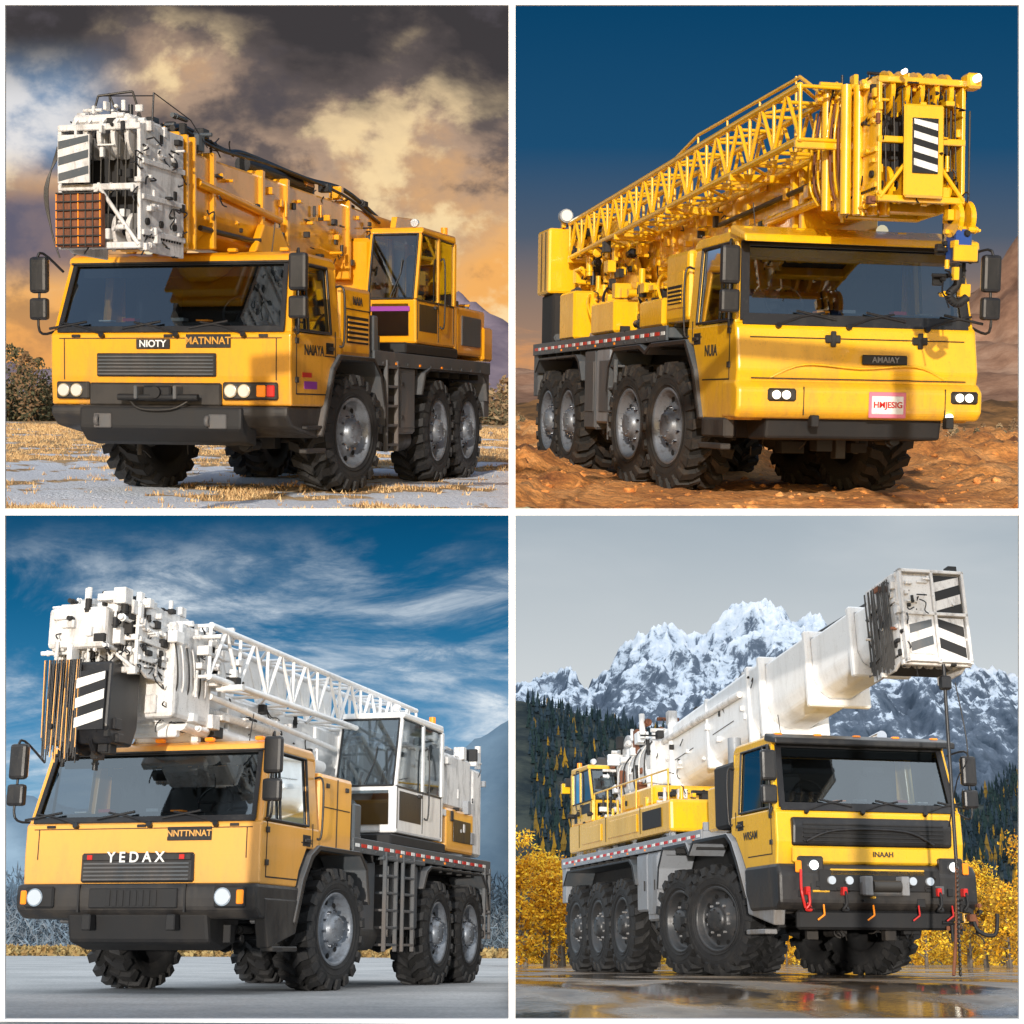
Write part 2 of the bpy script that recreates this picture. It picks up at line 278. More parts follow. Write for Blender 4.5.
class Crane:
    def __init__(s,c):
        s.c=c; s.sx=c['s']
        s.root=bpy.data.objects.new('mobile_crane',None); sc.collection.objects.link(s.root); s.root.empty_display_size=.5
        s.tilt=Matrix.Translation(c['T'])@Matrix.Rotation(radians(c['pit']),4,'X')@Matrix.Rotation(radians(c['roll']),4,'Y')
        s.root.matrix_world=s.tilt@Matrix.Rotation(radians(c['yaw']),4,'Z')
        s.parts=[]
    def part(s,name): p=Part(name); s.parts.append(p); return p
    def done(s):
        for p in s.parts:
            if p.v: p.build(s.root,s.sx)
    def wheels(s):
        c=s.c; Rw=c['R']; W2=c['W']/2
        me=None
        for i,y in enumerate(c['ax']):
            for side in (1,-1):
                if me is None:
                    o=wheel_mesh('wheel',Rw,c.get('tw',.44),c.get('rub',RB),c.get('rim',RM)).build(s.root,1); me=o.data
                else:
                    o=bpy.data.objects.new('wheel',me); sc.collection.objects.link(o); o.parent=s.root
                st=radians(c['steer'][i]) if i<len(c['steer']) else 0
                real=side*s.sx; rz=(0 if real>0 else pi); w=c.get('tw',.44); ang=-st*s.sx
                M=Matrix.Translation((real*(W2-w/2),y,Rw-.012))@Matrix.Rotation(ang+rz,4,'Z')@Matrix.Translation((w/2,0,0))@Matrix.Rotation(R.uniform(0,6),4,'X')
                o.matrix_parent_inverse=Matrix(); o.matrix_basis=M
    def chassis(s):
        c=s.c; W2=c['W']/2; Rw=c['R']; Zd=c['Zd']; ye=c['yend']; ax=c['ax']; p=s.part('chassis')
        p.box(-.42,.42,.25,ye-.1,.72,1.15,DK,.02); p.box(-W2+.5,W2-.5,.9,ye-.1,1.12,Zd-.14,DK,.02)
        for i,y in enumerate(ax):
            p.cyl((-W2+.3,y,Rw),(W2-.3,y,Rw),.085,DK,12); p.lathe([(-.22,.05),(-.16,.2),(0,.26),(.16,.2),(.22,.05)],(0,y,Rw-.02),DK,16)
            for sx in (-1,1):
                p.box(sx*.5-.05,sx*.5+.05,y-.5,y+.5,Rw+.12,Rw+.18,DK,.01); p.cyl((sx*(W2-.55),y+.12,Rw),(sx*(W2-.62),y+.22,Rw+.6),.04,LG,10)
                p.cyl((sx*(W2-.62),y-.25,Rw+.05),(sx*(W2-.62),y-.2,Rw+.4),.075,DK,12)
        p.cyl((-W2+.45,ax[0]-.28,Rw-.1),(W2-.45,ax[0]-.28,Rw-.1),.03,DK,8)
        greeble(p,(-W2+.5,W2-.5,.3,1.5,.5,.95),30,[DK,DK,BK],c['seed']+50,(.08,.26))
        greeble(p,(W2-.5,W2-.3,2.8,ye-.5,.55,1.3),40,[DK,BK,GR],c['seed']+51,(.08,.26))
    def deck(s):
        c=s.c; W2=c['W']/2; Zd=c['Zd']; ye=c['yend']; y0=c['ydeck']; p=s.part('deck')
        dm=c.get('deckmat',GR)
        p.box(-W2+.02,W2-.02,y0,ye,Zd-.12,Zd,dm,.012)
        p.box(W2-.02,W2+.012,y0,ye,Zd-.15,Zd+.02,dm,.006); p.box(-W2-.012,-W2+.02,y0,ye,Zd-.15,Zd+.02,dm,.006)
        if c.get('reflect'):
            y=y0+.05;k=0
            while y<ye-.2:
                p.box(W2+.012,W2+.017,y,y+(.17 if k%2 else .13),Zd-.085,Zd-.045,RED if k%2 else WT,0); y+=.2;k+=1
        y=y0+.3
        while y<ye-.2:
            p.box(W2-.5,W2-.03,y,y+.03,Zd-.24,Zd-.12,DK,.004); p.box(W2+.012,W2+.02,y-.03,y+.03,Zd-.13,Zd-.1,ORG if int(y*3)%3==0 else dm,.003); y+=.45
        p.box(-W2+.1,W2-.1,ye,ye+.08,Zd-.5,Zd-.1,dm,.01)
        for sx in (-1,1): p.box(sx*(W2-.4)-.12,sx*(W2-.4)+.12,ye+.08,ye+.1,Zd-.35,Zd-.22,RED,.004)
        p.box(W2-.14,W2-.02,ye-.2,ye+.06,Zd-.75,Zd-.12,dm,.01)
        greeble(p,(W2-.5,W2-.1,y0+.2,ye,Zd,Zd+.12),c.get('decklitter',20),[dm,DK,LG],c['seed']+3,(.05,.18))
    def fender(s,path,mat=None,x0=None,th=.05):
        W2=s.c['W']/2; p=s.part('fender'); mat=mat or s.c.get('fendmat',GR)
        for sx in (1,-1):
            a,b=sx*(W2-.48),sx*(W2+.035)
            p.strip(path,min(a,b),max(a,b),th,mat)
        p.strip([(y,z-.0) for y,z in path],W2+.036,W2+.05,th*.8,BK,0)
    def cab(s):
        c=s.c; W2=c['W']/2; Zr,Zw,Zb=c['Zr'],c['Zw'],c['Zb']; D=c['D']; Yl=c['paint']; ln=c.get('lean',.3); tw=W2*.95
        p=s.part('cab'); g=s.part('windows')
        zc=c['arch']
        prof=c.get('bodyprof') or [(0.02,Zb),(0,Zb+.3),(0,Zw-.03),(.03,Zw),(D,Zw),(D,zc),(1.22,zc),(1.02,zc-.25),(.95,Zb)]
        p.prism(prof,-W2,W2,Yl,c.get('bev',.05),seg=3)
        p.prism([(ln-.06,Zr-.13),(ln-.04,Zr-.05),(ln+.08,Zr),(D-.1,Zr),(D,Zr-.06),(D,Zr-.13)],-tw,tw,Yl,.035,seg=3)
        def pil(xb,xt,ya,yb,w,dp,m=Yl,za=Zw-.02,zb=Zr-.11):
            for sx in (1,-1):
                q=[(sx*(xb-w),ya,za),(sx*xb,ya,za),(sx*xb,ya+dp,za),(sx*(xb-w),ya+dp,za),(sx*(xt-w),yb,zb),(sx*xt,yb,zb),(sx*xt,yb+dp,zb),(sx*(xt-w),yb+dp,zb)]
                p.hexa(q,m,.012)
        pil(W2-.01,tw-.01,.03,ln-.03,.09,.09); pil(W2-.01,tw-.01,D-.3,D-.3,.06,.28)
        p.box(-tw,tw,D-.05,D-.005,Zw-.05,Zr-.1,Yl,.01)
        p.box(-tw+.08,tw-.08,D-.07,D-.055,Zw+.02,Zr-.14,INT,0)
        p.box(-tw+.03,tw-.03,.1,D-.1,Zw+.005,Zw+.02,INT,0)
        p.prism([(.1,Zw+.01),(.14,Zw+.1),(.42,Zw+.12),(.46,Zw+.01)],-W2+.15,W2-.15,INT,.02)
        for xx in (-.65,.65):
            p.box(xx-.25,xx+.25,D-.45,D-.25,Zw+.0,Zw+.55,SEAT,.05); p.box(xx-.14,xx+.14,D-.42,D-.3,Zw+.56,Zw+.74,SEAT,.04); p.box(xx-.25,xx+.25,.55,D-.3,Zw,Zw+.1,SEAT,.04)
        cx=.62
        k=16; ring=[(cx+.2*cos(2*pi*i/k),.42+.06*sin(2*pi*i/k),Zw+.22+.17*sin(2*pi*i/k)) for i in range(k+1)]
        p.path(ring,.014,BK)
        p.path([ring[0],ring[8]],.012,BK); p.path([(cx,.42,Zw+.22),(cx,.25,Zw+.05)],.02,BK)
        # papers and tools on the dash
        for i in range(5): xx=-.9+i*.28; p.box(xx,xx+.14,.18,.3,Zw+.115,Zw+.13+.02*(i%2),[WT,RED,BK,LG,ORG][i],.003)
        zt=Zr-.12; yt=ln-.035; zb=Zw+.01; yb=.015
        a=(W2-.1); b=(tw-.09)
        g.add([(-a,yb+.02,zb),(a,yb+.02,zb),(b,yt+.02,zt),(-b,yt+.02,zt)],[(0,1,2,3)],GL)
        def bar(p0,p1,w,m=BK,t=.018):
            p0=Vector(p0);p1=Vector(p1);d=(p1-p0).normalized(); nrm=Vector((0,-(zt-zb),(yt-yb))).normalized(); sd=d.cross(nrm).normalized()*w/2; nn=nrm*t
            p.hexa([p0-sd-nn*.2,p0+sd-nn*.2,p0+sd+nn,p0-sd+nn,p1-sd-nn*.2,p1+sd-nn*.2,p1+sd+nn,p1-sd+nn],m,.004,1)
        gw=c.get('gask',.05)
        bar((-a-.02,yb,zb+.01),(a+.02,yb,zb+.01),gw*1.3); bar((-b-.02,yt,zt),(b+.02,yt,zt),gw); bar((-a,yb,zb),(-b,yt,zt),gw); bar((a,yb,zb),(b,yt,zt),gw)
        p.box(-b+.05,b-.05,yt+.06,yt+.08,zt-.14,zt,INT,.005)
        r=random.Random(c['seed'])
        for k in range(c.get('drape',0)):
            x=r.uniform(-.6,.6)*a; h=r.uniform(.15,.42); p.add([(x,.5,zt),(x+.09,.5,zt),(x+.07,.5,zt-h),(x+.02,.5,zt-h*.9)],[(0,1,2,3)],INT)
        for xx in c.get('wip',(-.75,.1,.85)):
            f=lambda x,u:(x,yb+(yt-yb)*u-.03,zb+(zt-zb)*u)
            p.path([f(xx,-.05),f(xx-.25,.06),f(xx-.5,.12)],.012,BK); p.path([f(xx-.62,.03),f(xx-.2,.13)],.014,BK); p.cyl((xx,-.01,Zw-.05),(xx,-.05,Zw-.03),.03,BK,8)
        for sx in (1,-1):
            X=lambda z:sx*((W2-.025)+(tw-W2)*(z-Zw)/(Zr-Zw))
            z0,z1=Zw+.02,Zr-.12; yb2=D-.3
            yA=lambda z:.13+(ln-.02)*(z-Zw)/(Zr-Zw)
            g.add([(X(z0),yA(z0),z0),(X(z0),yb2,z0),(X(z1),yb2,z1),(X(z1),yA(z1),z1)],[(0,1,2,3)],GL)
            xx=lambda z:X(z)+sx*.02
            for (q0,q1) in [((yA(z0),z0),(yb2,z0)),((yb2,z0),(yb2,z1)),((yb2,z1),(yA(z1),z1)),((yA(z1),z1),(yA(z0),z0)),((.48,z0),(.50,z1))]:
                p.cyl((xx(q0[1]),q0[0],q0[1]),(xx(q1[1]),q1[0],q1[1]),.016,BK,6)
        e=W2+.001; dz=c['doorz']
        for (ya,yb3,za,zb3) in [(.13,.145,dz,Zw),(D-.2,D-.185,zc+.02,Zw+.05),(.13,.95,dz,dz+.014),(D-.5,D-.2,zc+.05,zc+.062)]:
            p.box(e-.004,e+.003,ya,min(yb3,D-.01),za,zb3,DK,0)
        for zz in (dz+.12,Zw-.12): p.box(e,e+.02,.10,.17,zz,zz+.06,BK,.004)
        p.box(e,e+.03,D-.42,D-.28,Zw-.16,Zw-.12,BK,.008); p.box(e-.002,e+.004,D-.46,D-.25,Zw-.2,Zw-.08,DK,.002)
        p.hose([(e-.01,D-.06,Zw-.1),(e+.05,D-.06,Zw-.05),(e+.05,D-.06,Zr-.35),(e-.05,D-.06,Zr-.3)],.013,BK)
        fy=c.get('seam',-.002)
        if fy is not None:
            p.box(-W2+.1,W2-.1,fy-.002,fy+.01,Zw-.075,Zw-.065,DK,0)
            for xx in (-W2+.16,W2-.16): p.box(xx-.005,xx+.005,fy-.002,fy+.01,Zb+.26,Zw-.075,DK,0)
            for xx in (-W2+.3,W2-.3,0): p.box(xx-.05,xx+.05,fy-.015,fy,Zw-.06,Zw-.03,BK,.004)
        p.box(-tw+.05,tw-.05,ln-.075,ln-.05,Zr-.125,Zr-.105,BK,.003)
        for xx in (-.9,-.45,0,.45,.9): p.box(xx*tw-.05,xx*tw+.05,ln-.03,ln+.04,Zr-.01,Zr+.03,ORG if c.get('roofor') else Yl,.01)
        p.cyl((-.4,.7,Zr+.05),(-.4,.35,Zr+.05),.04,CH,12,.07); p.path([(.8,.8,Zr),(.82,.85,Zr+.35)],.006,BK)
        m=s.part('mirrors')
        for sx in (1,-1):
            x=sx*(W2+c['mirx']); y=c['miry']; zm=c['mirz']
            m.hose([(sx*(W2-.04),.2,Zr-.2),(x,y,zm+.40),(x,y,zm),(x,y,zm-.42),(sx*(W2-.02),.12,Zw+.02)],.014,BK)
            m.box(x-.1,x+.1,y-.05,y+.05,zm-.02,zm+.36,BK,.035,2); m.box(x-.1,x+.1,y-.05,y+.05,zm-.3,zm-.07,BK,.03,2)
            m.box(x-.085,x+.085,y+.05,y+.056,zm+.01,zm+.33,CH,0)
    def lampset(s,p,x,y,z,n=2,r=.06,lens=None,w=None):
        lens=lens or LENS
        for i in range(n):
            xx=x+i*r*2.3
            p.cyl((xx,y,z),(xx,y-.025,z),r*1.08,CH,18); p.cyl((xx,y-.025,z),(xx,y-.033,z),r*.92,lens,18)
YB=250.
def base(c):
    k=Crane(c); k.wheels(); k.chassis(); k.deck(); k.cab(); return k
# ============================================================ crane with amber cab
c1=dict(s=1,T=(-3.562,17.336,.168),pit=3.42,roll=.55,yaw=-15.19,W=2.72,R=.665,Zr=2.54,Zw=1.70,Zb=.94,Zd=1.58,ax=[1.84,4.9,6.23],steer=[9],yend=7.3,ydeck=2.45,
  D=1.42,arch=1.42,paint=Y1,doorz=1.06,mirx=.10,miry=-.05,mirz=2.12,seed=11,drape=6,rub=RB,rim=RM)
k=base(c1); W2=c1['W']/2
k.fender([(.78,.62),(.98,1.02),(1.12,1.32),(1.3,1.46),(2.35,1.46),(2.58,1.3),(2.72,.95),(2.76,.72)])
k.fender([(4.12,1.1),(4.25,1.36),(4.45,1.42),(6.8,1.42),(7.0,1.3),(7.08,1.05)],th=.03)
p=k.part('front_panel')
p.box(-.81,.54,-.03,.02,1.235,1.475,BK,.01)
for i in range(6): p.box(-.79,.52,-.045,-.025,1.25+i*.036,1.267+i*.036,GR,.004)
p.box(-.36,.02,-.02,0,1.52,1.62,BK,.004); p.box(.2,.7,-.012,0,1.53,1.67,BK,.004)
p.box(-.90,.60,-.03,.02,.93,1.17,BK,.02)
for xa,xb in ((-1.28,-.90),(.62,1.22)):
    p.box(xa,xb,-.035,.03,1.0,1.18,BK,.015)
k.lampset(p,-1.18,-.035,1.09,2,.065,LENS); k.lampset(p,.72,-.035,1.09,2,.065,LENS); p.box(1.0,1.1,-.055,-.03,1.03,1.15,ORG,.01); p.box(1.11,1.2,-.055,-.03,1.03,1.15,RED,.01)
p.prism([(-.04,.935),(-.05,.84),(.08,.72),(.8,.6),(.95,.66),(.95,.935)],-1.34,1.34,BK,.03)
p.prism([(-.09,.92),(-.1,.70),(.05,.56),(.3,.52),(.3,.92)],-.98,.86,DK,.03)
p.box(-.22,.1,-.16,.0,.98,1.14,DK,.02); p.cyl((-.06,-.2,1.07),(-.06,-.05,1.07),.06,DK,12); p.cyl((-.5,-.14,1.02),(.4,-.14,1.02),.035,DK,10)
p.box(-.3,-.26,-.2,0,1.0,1.14,GR,.01);p.box(.14,.18,-.2,0,1.0,1.14,GR,.01)
p.hose([(-.4,-.1,1.0),(-.25,-.14,.9),(.1,-.14,.9),(.3,-.1,1.0)],.010,CB); p.box(-.8,-.6,-.12,-.08,.7,.85,GR,.01); p.box(.5,.7,-.12,-.08,.7,.85,GR,.01)
for xx in (-.75,.5): p.lathe([(-.02,.03),(-.02,.06),(.02,.06),(.02,.03)],(xx,-.12,.78),GR,14)
p.box(W2-.06,W2+.03,.35,.9,.45,.5,BK,.01); p.box(W2-.06,W2+.03,.35,.9,.7,.74,BK,.01)
label('NIOTY',k.root,1,(-.17,-.022,1.57),.1,WT); label('MATNNAT',k.root,1,(.45,-.015,1.6),.105,Y1); label('NAIAYA',k.root,1,(W2+.003,.62,1.52),.15,BK,True,.002)
p.box(W2-.001,W2+.003,.35,.7,1.12,1.20,PUR,0); p.box(W2-.001,W2+.004,.3,.55,1.24,1.29,RED,0)
p=k.part('engine_cover')
p.box(-1.2,W2-.02,1.46,2.42,1.5,2.28,Y1,.05,2); p.box(W2-.02,W2-.012,1.62,2.3,1.65,1.95,DK,.003)
for i in range(5): p.box(W2-.012,W2-.002,1.64,2.28,1.67+i*.055,1.695+i*.055,Y1,.003)
p.box(W2-.019,W2-.01,2.35,2.365,1.5,2.25,DK,0); p.box(W2-.02,W2-.01,1.55,2.36,2.02,2.032,DK,0)
label('NAIA',k.root,1,(W2-.012,1.95,2.12),.13,BK,True,.002)
p.box(W2-.25,W2+.0,2.44,2.6,1.58,2.0,GR,.02)
p=k.part('side_lockers')
ladder(p,W2,2.86,3.24,.42,1.5,5)
p.box(W2-.45,W2-.01,3.32,4.0,.62,1.44,GR,.03); p.box(W2-.01,W2+.002,3.4,3.92,.7,1.36,GR,.004)
for z in (.8,1.2): p.box(W2,W2+.015,3.42,3.5,z,z+.05,BK,.003)
p.box(W2-.4,W2-.02,2.74,3.3,1.0,1.1,DK,.02); p.cyl((W2-.2,3.3,.55),(W2-.2,4.0,.55),.14,BK,16)
p=k.part('superstructure')
p.cyl((0,4.6,1.5),(0,4.6,1.78),.75,DK,28); p.box(-1.1,.55,3.3,6.9,1.75,2.2,Y1,.04); p.box(-.6,.6,4.4,6.7,2.2,3.1,Y1,.05)
for sx in (-.5,.5): p.prism([(5.0,2.1),(5.6,3.5),(6.3,3.55),(6.8,2.1)],sx-.04,sx+.04,Y1,.01)
p.box(.5,W2,3.6,5.75,1.6,1.74,DK,.02)
p.box(.35,W2-.03,5.8,7.15,1.66,2.32,Y1,.04,2); p.box(.3,W2,7.0,7.45,1.62,2.1,Y1,.03); p.box(W2-.03,W2-.015,6.0,6.9,1.8,2.2,GR,.004)
greeble(p,(.3,1.25,5.8,7.2,2.3,2.42),24,[Y1,DK,BK,GR],5,(.04,.14))
g=k.part('operator_cab_glass'); q=k.part('operator_cab'); opcab(q,.68,W2-.0,4.02,5.62,1.74,3.20,Y1,g)
q.box(.75,1.28,3.955,3.965,2.14,2.2,PUR,.002)
b=k.part('boom')
boomsec(b,.34,3.5,2.6,-.2,6.6,Y1,.03)
b.box(-.38,.38,-.6,-.22,2.55,3.60,Y1,.03,2)
for y in (-.6,-.42,-.25): b.box(-.42,.42,y,y+.05,2.5,3.63,Y1,.012)
for y in (.25,1.5,2.2,4.2): b.box(-.39,.39,y,y+.08,2.56,3.55,Y1,.012)
b.prism([(1.2,2.62),(1.45,2.95),(1.9,2.95),(2.3,2.62)],.345,.44,Y1,.02)
b.cyl((.38,-.1,3.2),(.38,2.0,3.05),.045,Y1,10); b.cyl((.36,0,2.75),(.36,1.4,2.75),.03,BK,8)
b.cyl((.15,1.5,3.62),(.15,3.4,3.62),.095,BK,14); b.cyl((-.1,2.2,3.6),(-.1,5.,3.55),.07,BK,12)
b.hose([(.2,-.3,3.72),(.1,.2,3.8),(.25,.8,3.66),(.15,1.6,3.74),(.28,3.,3.66),(.2,4.5,3.72),(.25,5.6,3.5)],.03,BK,8)
b.hose([(.3,-.2,3.7),(.34,.5,3.62),(.33,2.,3.66),(.36,4.,3.60),(.36,5.4,3.4)],.02,BK,8)
greeble(b,(-.25,.35,-.5,.8,3.6,3.85),40,[BK,DK,BK,GR,Y1],21,(.05,.17)); greeble(b,(-.2,.35,3.2,5.2,3.5,3.7),26,[BK,DK,Y1],22,(.05,.15))
greeble(b,(.34,.40,-.1,5.2,2.75,3.4),50,[Y1,Y1,BK],23,(.03,.09))
b.cyl((-.0,3.0,2.1),(0,1.4,2.62),.12,Y1,16)
h=k.part('boom_head'); h.xf=lambda v:(v[0]*.9,v[1]+.38,v[2]-.03); boomhead(h,.46,-1.8,-.9,2.42,3.62,WD,31)
h.box(-.42,.1,-1.92,-1.84,2.45,2.95,RUST,.01)
for i in range(7): h.cyl((-.42+i*.085,-1.93,2.45),(-.42+i*.085,-1.93,2.95),.008,ORG if i%3==0 else CB,5); h.cyl((-.42,-1.935,2.47+i*.08),(.1,-1.935,2.47+i*.08),.008,CB,5)
hazard(h,-.42,-.05,3.05,3.5,-1.9,3,WD,GR)
h.path([(-.3,-1.5,3.6),(-.25,-1.4,3.95),(.1,-1.3,4.0),(.2,-1.2,3.6)],.012,CB); h.path([(.15,-1.,3.6),(.15,-.95,4.05)],.010,BK); h.path([(.15,-.95,4.05),(.35,-.5,3.85),(.45,-.3,3.6)],.006,BK); h.path([(-.25,-1.4,3.95),(.15,-.95,4.02)],.006,BK)
h.path([(-.05,-1.45,3.6),(-.15,-1.35,3.98),(.0,-1.3,3.6)],.010,CB)
h.box(-.38,.3,-1.7,-1.0,3.62,3.72,WD,.03); greeble(h,(-.4,.35,-1.7,-1.,3.68,3.8),30,[WD,DK,WD],32,(.03,.11))
for i in range(5): h.hose([(-.45+i*.02,-1.85,3.4),(-.5-i*.01,-1.95,3.0),(-.48,-1.92,2.6),(-.4,-1.9,2.35)],.008,CB,5)
k.done()
# ============================================================ crane with yellow lattice jib
c2=dict(s=-1,T=(3.439,16.888,.112),pit=3.60,roll=.95,yaw=12.38,W=2.59,R=.722,Zr=2.70,Zw=1.78,Zb=.9,Zd=1.81,ax=[2.15,3.67,6.6,7.78],steer=[6,4],yend=8.75,ydeck=2.2,
  D=1.5,arch=1.6,paint=Y2,doorz=1.2,mirx=.1,miry=-.1,mirz=2.15,seed=12,drape=20,rub=RBM,rim=RM,reflect=True,bev=.09,gask=.09,tw=.5,lean=.22,deckmat=GR,seam=None,
  bodyprof=[(.1,.80),(-.04,1.0),(-.1,1.3),(-.02,1.74),(.03,1.78),(1.5,1.78),(1.5,1.6),(1.3,1.58),(1.1,1.25),(.98,.80)])
k=base(c2); W2=c2['W']/2
k.fender([(.95,.8),(1.18,1.3),(1.45,1.6),(2.7,1.6),(2.9,1.52),(3.15,1.6),(4.2,1.6),(4.42,1.4),(4.5,1.1)])
k.fender([(5.8,1.25),(5.95,1.5),(6.1,1.58),(8.2,1.58),(8.45,1.4)],th=.03)
p=k.part('front_panel')
p.prism([(-.1,.82),(-.17,.9),(-.17,1.12),(-.08,1.2),(.3,1.2),(.3,.82)],-W2-.02,W2+.02,Y2,.04,seg=3)
p.prism([(-.02,.84),(.02,.62),(.5,.6),(.6,.84)],-.95,.95,DK,.03)
for xx in (.8,-1.16):
    p.box(xx-.1,xx+.2,-.19,-.12,.99,1.12,BK,.02)
k.lampset(p,.82,-.19,1.055,2,.045,LIT); k.lampset(p,-1.14,-.19,1.055,2,.045,LIT)
p.box(-.47,-.07,-.185,-.17,.84,1.1,PINK,.01); p.box(-.44,-.1,-.19,-.18,.88,1.06,WT,.006)
p.box(-.5,-.02,-.125,-.08,1.37,1.47,BK,.01)
p.hose([(-.95,-.08,1.22),(-.6,-.12,1.36),(0,-.13,1.33),(.6,-.12,1.36),(.95,-.08,1.22)],.012,Y2,8)
for zz,yy in ((1.215,-.105),(1.62,-.05)): p.box(-1.15,1.15,yy-.003,yy+.01,zz,zz+.01,DK,0)
for xx in (-.9,.62): p.box(xx-.004,xx+.004,-.175,-.16,.86,1.14,DK,0)
for xx in (.28,-.66): p.box(xx-.08,xx+.08,-.075,-.03,1.58,1.66,BK,.01); p.box(xx-.03,xx+.03,-.08,-.06,1.54,1.70,BK,.01)
p.cyl((-.95,-.15,.86),(-.95,-.19,.86),.035,LIT,12)
for xx in (.5,-.95): p.box(xx-.04,xx+.04,-.2,-.1,.74,.86,DK,.01)
p.box(W2-.06,W2+.05,.2,.9,.5,.56,BK,.01); p.box(W2-.1,W2+.02,.2,.9,.62,.82,BK,.02)
label('AMAIAY',k.root,-1,(-.26,-.13,1.42),.08,LG); label('HMJESIG',k.root,-1,(-.27,-.193,.97),.085,RED); label('NUIA',k.root,-1,(W2+.004,.7,1.5),.16,BK,True,.002)
p.prism([(-.12,2.55),(-.1,2.63),(.3,2.75),(.34,2.66)],-W2*.97,W2*.97,Y2,.02)
p=k.part('engine_cover'); p.box(-1.1,W2-.02,1.55,2.35,1.85,2.62,Y2,.05,2); p.box(W2-.02,W2-.005,1.68,2.25,2.0,2.4,Y2,.01)
p.box(W2-.005,W2+.003,1.72,2.2,2.05,2.25,DK,0)
for i in range(4): p.box(W2+.0,W2+.012,1.72,2.2,2.06+i*.045,2.08+i*.045,Y2,.002)
p.box(.6,W2,2.4,3.3,1.83,2.15,Y2,.03)
p=k.part('side_lockers')
p.box(W2-.42,W2-.01,4.55,5.2,.7,1.66,LG,.03); p.box(W2-.42,W2-.01,5.25,5.8,.62,1.66,GR,.03)
for y in (4.6,5.3): p.box(W2-.01,W2+.004,y,y+.42,.85,1.5,GR,.004)
ladder(p,W2,4.25,4.5,.5,1.5,4)
p=k.part('superstructure')
p.cyl((0,5.4,1.75),(0,5.4,2.0),.8,DK,28); p.box(-1.05,.9,3.4,8.2,1.95,2.4,Y2,.04)
for sx in (-.48,.48): p.prism([(5.6,2.3),(6.8,3.5),(7.8,3.6),(8.2,2.3)],sx-.05,sx+.05,Y2,.01)
p.cyl((.3,2.4,2.25),(.3,4.2,2.75),.13,Y2,18); p.cyl((.62,4.6,2.0),(.62,1.9,2.72),.09,Y2,16);p.cyl((.62,3.6,2.27),(.62,4.9,1.92),.12,Y2,16)
greeble(p,(.5,1.15,3.0,8.0,1.9,2.4),100,[Y2,Y2,Y2,BK,Y2],61,(.05,.22))
greeble(p,(.45,1.0,5.5,8.4,2.3,3.1),90,[Y2,Y2,BK,Y2],62,(.05,.22))
p.box(.9,W2,4.4,5.5,1.84,2.25,Y2,.03); p.box(.75,W2-.05,6.6,7.4,1.84,2.5,Y2,.03)
for i in range(6): p.hose([(1.0,3.+i*.8,1.9),(1.1,3.2+i*.8,2.3),(.9,3.6+i*.8,2.5),(.6,3.9+i*.8,2.3)],.02,BK if i%2 else Y2,6)
w=k.part('counterweight'); w.box(.35,W2-.03,8.05,8.75,2.55,3.5,Y2,.04,2); w.box(-1.2,.3,8.1,8.7,2.3,3.2,Y2,.04,2); w.box(.4,W2-.1,8.0,8.7,1.82,2.55,DK,.03)
w.cyl((W2-.25,8.0,3.66),(W2-.25,7.88,3.66),.10,LG,16);w.cyl((W2-.25,7.87,3.66),(W2-.25,7.86,3.66),.08,LENS,16); w.box(W2-.28,W2-.22,8.0,8.1,3.5,3.66,Y2,.01)
for y in (8.2,8.45): w.box(W2-.03,W2-.02,y,y+.02,2.6,3.45,DK,0)
b=k.part('boom')
def inc(v,a=.045,y0=6.5,z0=2.9):
    y,z=v[1]-y0,v[2]-z0; return (v[0],y0+y*cos(a)+z*sin(a),z0-y*sin(a)+z*cos(a))
b.xf=inc
boomsec(b,.36,3.3,2.48,.6,8.4,Y2,.03); boomsec(b,.31,3.25,2.55,-1.,.7,Y2,.03)
for y in (-.9,-.5,.5,.75,2.5,4.8): b.box(-.42,.42,y,y+.1,2.45,3.35,Y2,.015)
b.cyl((.42,0,2.7),(.42,5,2.7),.05,Y2,10); b.cyl((.42,0,2.9),(.42,3,2.9),.03,BK,8)
greeble(b,(.36,.48,-.6,7.,2.55,3.2),80,[Y2,Y2,Y2,BK],63,(.04,.14))
greeble(b,(-.3,.3,-1,2,3.3,3.5),20,[Y2,BK],64,(.05,.15))
for x in (.3,.5,.68): b.cyl((x,3,2.35),(x,7.5,2.3),.05,Y2,10)
j=k.part('lattice_jib'); j.xf=inc
lattice(j,-.8,7.9,.48,.98,3.12,3.62,13,.036,Y2)
for y in (-.8,1.,3.2,5.4,7.8): j.box(.3,1.02,y,y+.06,3.04,3.12,Y2,.01)
j.path([(.7,-.6,3.62),(.7,-.1,3.88),(.7,3.,3.93),(.7,5,3.66)],.02,Y2,8)
for y in (0,1,2,3): j.cyl((.7,y,3.62),(.7,y,3.91),.014,Y2,6)
sheave(j,.73,7.95,3.5,.2,Y2); greeble(j,(.45,1.0,7.6,8.2,3.1,3.7),24,[Y2,BK],65,(.05,.16))
h=k.part('boom_head'); h.xf=lambda v:inc((v[0]*.9+.03,v[1]+.35,v[2]+.0))
boomhead(h,.46,-1.75,-.85,2.45,3.62,Y2,66,Y2,(RUST,))
for x in (.2,.34,.5,.64): h.cyl((x,-1.35,2.4),(x,-1.35,3.6),.055,Y2,12); h.cyl((x,-.9,2.5),(x,-.9,3.7),.05,Y2,12)
for i in range(8): h.hose([(.6,-1.2+i*.09,3.5),(.66,-1.22+i*.09,3.2),(.64,-1.2+i*.1,2.8),(.58,-1.15+i*.08,2.6)],.014,Y2 if i%2 else RUST,6)
hazard(h,-.12,.16,2.72,3.22,-1.86,4,BK,WT); h.box(-.2,.24,-1.84,-1.8,2.5,3.35,Y2,.02)
